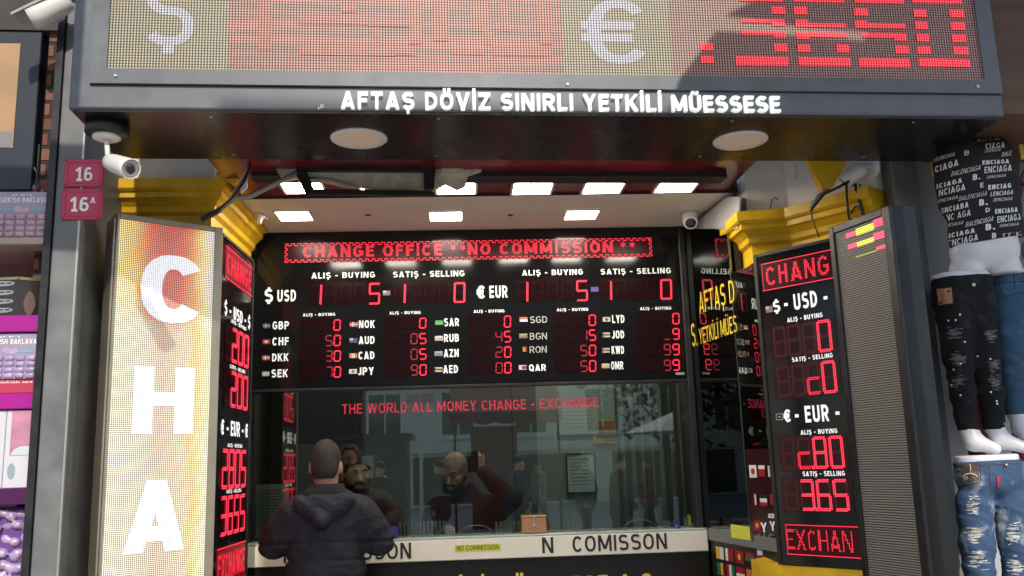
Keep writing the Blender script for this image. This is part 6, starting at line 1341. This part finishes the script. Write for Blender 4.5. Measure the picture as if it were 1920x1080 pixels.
rows = [("BALENCIAGA", 1748, 304, 1790, 292, 7, .0, .3), ("CIAGA", 1753, 324, 1797, 310, 12, .012, 0), ("BALENCIAGA", 1783, 331, 1838, 318, 9, -.025, .35), ("ENCIAGA", 1742, 358, 1804, 342, 9, .02, 0), ("LENCIAGA", 1745, 372, 1810, 356, 12, .0, 0), ("BALENCIAGA", 1797, 377, 1850, 366, 8, -.03, .35), ("DENCIAGA", 1752, 382, 1796, 372, 6, -.02, .4),
        ("BENCIABA", 1756, 403, 1816, 388, 10, .025, 0), ("LENC AGA", 1760, 418, 1820, 404, 12, .0, 0), ("BALENCIAGA", 1810, 426, 1862, 414, 9, -.02, .35), ("DENCIAGA", 1762, 428, 1806, 420, 6, -.02, .4), ("ENCIAGA", 1765, 450, 1828, 436, 9, .025, 0), ("LENCIAGA", 1770, 465, 1834, 450, 12, .0, 0),
        ("B.", 1824, 338, 1838, 336, 11, .02, 0), ("B.", 1836, 386, 1852, 384, 12, .03, 0), ("B.", 1848, 432, 1866, 430, 12, .03, 0), ("B", 1808, 292, 1817, 290, 9, .0, 0), ("E", 1838, 352, 1844, 351, 9, .01, 0), ("D", 1848, 398, 1856, 397, 8, .0, 0), ("B", 1860, 447, 1868, 446, 10, .02, 0),
        ("BALENCIAGA", 1832, 265, 1876, 262, 7, .0, .3), ("CIAGA", 1848, 280, 1884, 277, 11, .01, 0), ("DENGA", 1846, 286, 1876, 283, 5, -.02, .4), ("BALE", 1878, 294, 1898, 290, 8, -.02, .3), ("ENCIAGA", 1842, 309, 1892, 306, 8, .025, 0), ("ENCIAGA", 1846, 325, 1897, 320, 12, .0, 0), ("DENCIAGA", 1850, 335, 1886, 331, 5, -.02, .4),
        ("ENCIAG", 1853, 356, 1896, 352, 9, .03, 0), ("LENCIAGA", 1857, 368, 1899, 364, 8, .0, .2), ("DENCIAGA", 1862, 378, 1898, 375, 6, -.02, .4), ("ENCIAGA", 1866, 401, 1908, 397, 9, .03, 0), ("ENCIAGA", 1870, 418, 1914, 412, 12, .0, 0), ("DENCIAGA", 1874, 426, 1910, 422, 5, -.02, .4), ("ENCIAGA", 1880, 446, 1916, 442, 8, .03, 0)]
for r_ in rows: print_word(r_[0], *r_[1:6], r_[6]+.018, mb, shear=r_[7])
mb.build("lettering", mat("off white print", (.80, .78, .78), .7), t)
mb = MB(); mb.box(Plane(m(1755, 300, .02)[0], MYD+.02, 0), -.02, .018, m(1755, 330)[2], m(1755, 300)[2], -.01, 0); mb.build("hanger_tag", mat("yellow tag", (.50, .36, .04), .5), t)
mb = MB(); mb.box(Plane(m(1904, 295, .0)[0], MYD-.05, 0), -.008, .010, m(1905, 305)[2], m(1905, 278)[2], -.01, 0); mb.build("hanger_tag", mat("yellow tag", (.50, .36, .04), .5), t)
# pink and white heart top at the edge
t = thing("torso_mannequin", "pale pink top with red hearts at the right edge of the picture", "mannequin", m(1945, 470, .1))
S = Field(.008); S.cone(m(1948, 340, .1), m(1985, 340, .1), 38*px, 38*px, .04, (1, 1.3, 1)); S.cone(m(1950, 420, .1), m(1985, 420, .1), 34*px, 34*px, .04, (1, 1.3, 1)); S.cone(m(1950, 470, .1), m(1985, 470, .1), 36*px, 36*px, .04, (1, 1.3, 1))
tp = S.build("printed_top", mat("pale pink cotton", (.58, .46, .50), .85), t); hit = surf(tp); mb = MB()
for cx, cy, s_ in ((1917, 345, 5), (1917, 372, 5), (1912, 332, 3), (1919, 400, 4), (1914, 357, 3)):
    q = [(cx+s_*1.1*math.sin(a)**3, cy-s_*(.9*math.cos(a)-.35*math.cos(2*a)-.12*math.cos(3*a))) for a in np.linspace(0, 2*math.pi, 13)[:-1]]; patch(hit, q, .003, mb, 1)
if mb.f: mb.build("hearts", mat("heart print", (.50, .03, .10), .7), t)
mb = MB(); 
for k in range(4): patch(hit, [(1908, 440+k*8), (1919, 438+k*8), (1919, 443+k*8), (1908, 445+k*8)], .003, mb, 1)
if mb.f: mb.build("purple_print", mat("purple print", (.25, .12, .30), .7), t)
# dark red trousers hanging behind
T_ = Field(.012); P = [m(1862, 560, .14), m(1852, 660, .14), m(1838, 760, .14), m(1832, 850, .14)]; T_.chain(P, [.05, .045, .04, .035], .03); P = [m(1925, 560, .12), m(1918, 660, .12), m(1915, 760, .12), m(1915, 850, .12)]; T_.chain(P, [.05, .045, .04, .035], .03); T_.cone(m(1862, 560, .14), m(1925, 560, .12), .05, .05, .03)
T_.build("hanging_trousers", mat("dark red cloth", (.20, .015, .035), .85, var=.2), label="dark red trousers hanging behind the black and blue jeans", cat="trousers")

# ================================================================== THE STREET BEHIND (seen in the glass)
def facade_mat():
    return mat("pale render", (.76, .72, .64), .85, var=.12, vscale=1.2)
t = thing("street_building", "pale rendered street building with rows of windows across the street", "building", (0, -32, 0)); SB = Plane(14, -28, 180)
mb = MB(); mb.box(SB, 0, 34, 0, 11, -8, 0); mb.build("wall", facade_mat(), t)
proto = None
for r_ in range(3):
    for k in range(11):
        u, z = 1.4+3.0*k, 2.9+2.9*r_
        if proto is None:
            mb = MB(); mb.box(SB, u, u+1.3, z, z+1.7, .002, .03); proto = mb.build("window", mat("dark pane", (.03, .035, .04), .1), t); mb = MB(); mb.box(SB, u-.08, u-.001, z-.08, z+1.78, .002, .08); mb.box(SB, u+1.301, u+1.38, z-.08, z+1.78, .002, .08); mb.box(SB, u+.6, u+.66, z, z+1.7, .031, .06); mb.build("frame", M_lettw, proto); mb = MB(); mb.box(SB, u-.15, u+1.45, z-.22, z-.09, .002, .2); mb.build("sill", facade_mat(), proto)
        else: c = copy_tree(proto, t); c.location = proto.location+Vector(SB.u*3.0*k)+Vector((0, 0, 2.9*r_))
mb = MB(); mb.box(SB, -.1, 34.1, 2.15, 2.32, .002, .25); mb.build("cornice", facade_mat(), t)
for k in range(8): mb = MB(); mb.box(SB, .8+4.1*k, 3.6+4.1*k, .1, 2.0, .002, .03); mb.build("shop_front", mat("dark shop front", (.05, .05, .055), .2), t)
t = thing("kiosk", "dark street kiosk with a pale window standing across the pavement", "kiosk", (-1.9, -11.5, 0)); KB = Plane(-1.2, -11, 180)
mb = MB(); mb.box(KB, 0, 1.7, .01, 2.25, -1.4, 0); mb.box(KB, -.12, 1.82, 2.251, 2.38, -1.5, .15); mb.build("body", mat("dark kiosk panel", (.03, .033, .035), .4), t); mb = MB(); mb.box(KB, .75, 1.25, .9, 1.9, .002, .02); mb.build("window", mat("pale blue pane", (.38, .45, .48), .1), t)
t = thing("dark_reflection_block", "tall dark panelled newsstand across the pavement on the left", "dark_reflection_block", (-3.9, -11.6, 0)); NB = Plane(-2.25, -11.2, 180); mb = MB(); mb.box(NB, 0, 3.4, .01, 3.9, -1.2, 0, .02); mb.build("body", mat("dark brown boards", (.035, .026, .02), .6, var=.4, vscale=2, stretch=(5, 1, .4)), t); mb = MB(); mb.box(NB, -.2, 3.6, 3.901, 4.15, -1.4, .3, .02); mb.build("roof", M_black, t); mb = MB(); mb.box(NB, .5, 2.9, 1.0, 2.2, .002, .04); mb.build("hatch", mat("dim pane", (.05, .05, .055), .2), t)  # dark block added to keep the left of the glass reflection dark
t = thing("lamp_post", "slim pale steel post with a small sign on top in the street", "post", (-.72, -7.2, 0)); mb = MB(); mb.tube([(-.72, -7.2, 0), (-.72, -7.2, 3.0)], .035, 10); mb.build("pole", mat("pale post", (.55, .55, .53), .4), t); mb = MB(); mb.wbox(-.98, -.46, -7.22, -7.18, 2.78, 2.96); mb.build("sign", mat("rose grey sign", (.45, .32, .30), .5), t)
t = thing("cafe_awning", "dark red scalloped awning of a shop across the street", "awning", (.9, -10.6, 0)); mb = MB(); V = [(-.2, -11.6, 3.6), (2.3, -11.6, 3.6)]+[(-.2+2.5*i/20, -10.2, 2.75) for i in range(21)]+[(-.2+2.5*i/20, -10.2, 2.55-.07*abs(math.sin(i*math.pi/4))) for i in range(21)]
mb.add(V, [tuple([0]+list(range(2, 23))+[1])]+[(2+i, 23+i, 24+i, 3+i) for i in range(20)]); o_ = mb.build("canopy", mat("dark red canvas", (.12, .015, .02), .8), t); mo = o_.modifiers.new("thick", 'SOLIDIFY'); mo.thickness = .02
mb = MB(); mb.tube([(-.1, -10.3, 0), (-.1, -10.3, 2.7)], .03, 8); mb.build("post", M_black, t); mb = MB(); mb.tube([(2.2, -10.3, 0), (2.2, -10.3, 2.7)], .03, 8); mb.build("post", M_black, t)
mb = MB(); mb.wbox(.3, 1.5, -14.2, -13.9, 0, 2.6); mb.build("menu_board", mat("rust board", (.16, .05, .035), .7), label="rust coloured board standing in the street", cat="board")
def tree(x_, y_, h, r_, lab_, seed, dens=1500):
    rg = np.random.RandomState(seed); t = thing("street_tree", lab_, "tree", (x_, y_, 0), "trees along the street"); mb = MB(); mb.tube([(x_, y_, 0), (x_+.08, y_, h*.3), (x_-.05, y_+.1, h*.6), (x_, y_, h*.85)], [.16, .13, .09, .04], 8)
    for k in range(7): a = rg.rand()*6.28; z = h*(.35+.06*k); mb.tube([(x_, y_, z), (x_+math.cos(a)*r_*.5, y_+math.sin(a)*r_*.5, z+.5), (x_+math.cos(a)*r_*.85, y_+math.sin(a)*r_*.85, z+.8)], [.06, .04, .015], 6)
    mb.build("trunk", mat("bark", (.07, .05, .035), .9, var=.3), t)
    cl = np.stack([rg.normal(0, .5, 26)*r_, rg.normal(0, .5, 26)*r_, h*.66+rg.normal(0, .5, 26)*h*.28], 1); V, Fc = [], []; mb = MB()
    for i in range(dens):
        c = cl[rg.randint(26)]+rg.normal(0, .22, 3)*r_; a = rg.normal(0, 1, 3); a /= np.linalg.norm(a); b_ = np.cross(a, rg.normal(0, 1, 3)); b_ /= np.linalg.norm(b_); s_ = .09+.10*rg.rand(); c = c+np.array([x_, y_, 0]); mb.m(rg.randint(2)).add([c-a*s_, c+b_*s_*.5, c+a*s_, c-b_*s_*.5], [(0, 1, 2, 3)])
    mb.build("crown", [mat("dark leaves", (.035, .06, .02), .6), mat("olive leaves", (.07, .10, .03), .6)], t)
tree(5.6, -15, 6.0, 1.9, "dense dark street tree opposite the shop", 1); tree(8.0, -15, 6.5, 2.1, "taller dark street tree further right across the street", 2); tree(12.5, -14, 6.0, 2.0, "dark street tree at the far right of the street", 3); tree(-8.5, -14, 6.2, 2.0, "dark street tree at the far left of the street", 4)
def parasol(x_, y_, lab_):
    t = thing("parasol", lab_, "parasol", (x_, y_, 0), "grey parasols over the street stalls"); mb = MB(); mb.tube([(x_, y_, 0), (x_, y_, 2.6)], .025, 8); mb.build("pole", M_steel, t); mb = MB(); V = [(x_, y_, 2.65)]+[(x_+1.3*math.cos(a), y_+1.3*math.sin(a), 2.15) for a in np.linspace(0, 2*math.pi, 9)[:-1]]; mb.add(V, [(0, 1+i, 1+(i+1) % 8) for i in range(8)]); o = mb.build("canopy", mat("grey canvas", (.22, .25, .28), .8), t); md = o.modifiers.new("thick", 'SOLIDIFY'); md.thickness = .012
parasol(4.6, -8.2, "grey parasol over the nearer street stall"); parasol(7.6, -9.0, "grey parasol over the further street stall")
def walker(x_, y_, yaw, coat, trousers, lab_, hgt=1.72, stride=.18, seed=0):
    t = thing("person", lab_, "person", (x_, y_, 0), "people in the street"); k = hgt/1.75; rot = lambda v: np.array([x_+(v[0]*math.cos(yaw)-v[1]*math.sin(yaw))*k, y_+(v[0]*math.sin(yaw)+v[1]*math.cos(yaw))*k, v[2]*k]); B = Field(.014); hc_ = rot((0, -.02, 1.63)); at = head_prims(B, hc_, yaw)
    B.cone(rot((0, 0, 1.40)), rot((0, -.01, 1.57)), .06, .055, .03); B.cone(rot((0, 0, .95)), rot((0, 0, 1.35)), .13, .15, .05); C_ = Field(.014); T = Field(.014); C_.cone(rot((0, 0, .82)), rot((0, 0, 1.15)), .19, .17, .05); C_.cone(rot((0, 0, 1.15)), rot((0, 0, 1.36)), .17, .16, .05); C_.cone(rot((-.15, 0, 1.40)), rot((.15, 0, 1.40)), .075, .075, .05)
    for s_ in (-1, 1):
        q = [rot((.19*s_, 0, 1.39)), rot((.25*s_, .04*s_, 1.12)), rot((.23*s_, -.10-.05*s_, .90))]; C_.chain(q, [.07, .058, .046], .03); B.chain(q, [.045, .038, .028], .02); hand_prims(B, q[2], q[2]-q[1], rot((.5*s_, 0, .9))-rot((0, 0, .9)), s_, .5)
        L = [rot((.09*s_, 0, .90)), rot((.10*s_, -.02-stride*.4*s_, .50)), rot((.10*s_, -stride*s_, .09)), rot((.11*s_, -stride*s_-.13, .04))]; B.chain(L, [.085, .058, .038, .03], .03); T.chain(L[:3], [.10, .075, .06], .03)
    B.build("body", M_skin2, t); C_.build("coat", coat, t); T.build("trousers", trousers, t); H_ = Field(.012); H_.ball(at(0, -.015, .03), (.085, .10, .095), .02, yaw); H_.build("hair", M_hair, t, cut=lambda X: -(X[..., 2]-(hc_[2]-.05))+np.clip((X-hc_)@np.array([math.sin(yaw), -math.cos(yaw), 0.]), 0, .08))
    return t
mk = lambda n, c: mat(n, c, .7, var=.2)
walker(-1.30, -5.2, math.pi+.5, mk("black coat", (.012, .012, .014)), mk("black trousers", (.012, .012, .012)), "pedestrian in a black coat walking in the street near the lamp post")
walker(-.35, -6.4, -1.2, mk("charcoal coat", (.03, .03, .032)), mk("navy trousers", (.02, .025, .04)), "pedestrian in a charcoal coat crossing the street")
walker(2.55, -4.6, 1.3, mk("shiny black puffer", (.012, .014, .018)), mk("blue trousers", (.03, .05, .09)), "pedestrian in a shiny black puffer jacket on the right side of the street")
walker(2.35, -7.4, 2.4, mk("grey blue coat", (.07, .08, .09)), mk("black trousers", (.012, .012, .012)), "pedestrian in a grey blue coat beside the puffer jacket")
for i, (x_, y_, yw, cc, lab_, hg) in enumerate(((-1.75, -7.5, 2.2, (.05, .02, .02), "pedestrian in a dark maroon coat near the kiosk in the street", 1.68), (.95, -5.2, 1.8, (.02, .03, .05), "pedestrian in a dark blue coat in front of the red awning", 1.75), (1.9, -12.4, -2.2, (.22, .20, .17), "pedestrian in a beige coat beyond the red awning", 1.66), (3.9, -9.0, -1.0, (.14, .03, .03), "pedestrian in a brick red coat behind the nearer grey parasol", 1.70))):
    walker(x_, y_, yw, mk("coat cloth %s" % "abcdef"[i], cc), mk("dark trousers", (.02, .02, .024)), lab_, hg)
t = thing("balcony_row", "white balcony with dark railings on the street building", "balcony", (0, -27.5, 5.2))
mb = MB(); mb.box(SB, 6, 26, 5.35, 5.5, .26, .9); mb.build("slab", facade_mat(), t); mb = MB()
for k in range(100): mb.box(SB, 6.05+.2*k, 6.07+.2*k, 5.5, 6.3, .84, .86)
mb.box(SB, 6, 26, 6.3, 6.36, .82, .88); mb.build("railing", M_black, t)
# added unseen sheets, cut to throw the shade on the fascia, entrance and pillar
def shade(poly, Yp, name, lab_):
    pts = [FAC.P(*FAC.uv(*p)) if len(p) == 2 else np.array(p) for p in poly]; s_ = np.array(SUN); V = [p+s_*((p[1]-Yp)/-s_[1]) for p in pts]; mb = MB(); n = len(V); off = np.array([0, .012, 0]); mb.add(V+[v+off for v in V], [tuple(range(n)), tuple(range(2*n-1, n-1, -1))]+[(i, (i+1) % n, n+(i+1) % n, n+i) for i in range(n)]); return mb.build(name, mat("shade sheet canvas", (.30, .27, .22), .9), label=lab_, cat="awning")
Q = lambda px, py, Y: tuple(atY(px, py, Y))
shade([(1246, 222), (1275, 152), (1300, 118), (1342, 64), (1480, 72), (1618, 82), (1640, 50), (2300, 40), (2300, 400), (1246, 400)], 1.4, "street_shade_sheet", "canvas street awning above the pavement right of the camera")
shade([(1450, -14), (1362, 33), (1480, 50), (1617, 62), (1640, 66), (2300, 90), (2300, -300), (1500, -300)], 1.25, "upper_shade_sheet", "upper canvas awning above the pavement right of the camera")
shade([(-.98, 4.1, .5), (-.98, 4.3, 2.16), (1.30, 4.3, 2.2), (1.36, 3.3, 2.78), (3.2, 3.3, 2.78), Q(2250, 820, 3.65), Q(1960, 850, 3.65), Q(1785, 885, 3.87), (1.86, 3.87, 1.57), (1.86, 3.87, .5)], -3.2, "far_shade_sheet", "canvas awning high over the middle of the street")
shade([(-2.9, 3.73, 2.50), (-1.402, 3.73, 2.50), (-1.402, 3.73, 2.95), (-2.9, 3.73, 2.95)], 1.5, "left_shade_sheet", "canvas awning of the sweet shop above the left pavement")
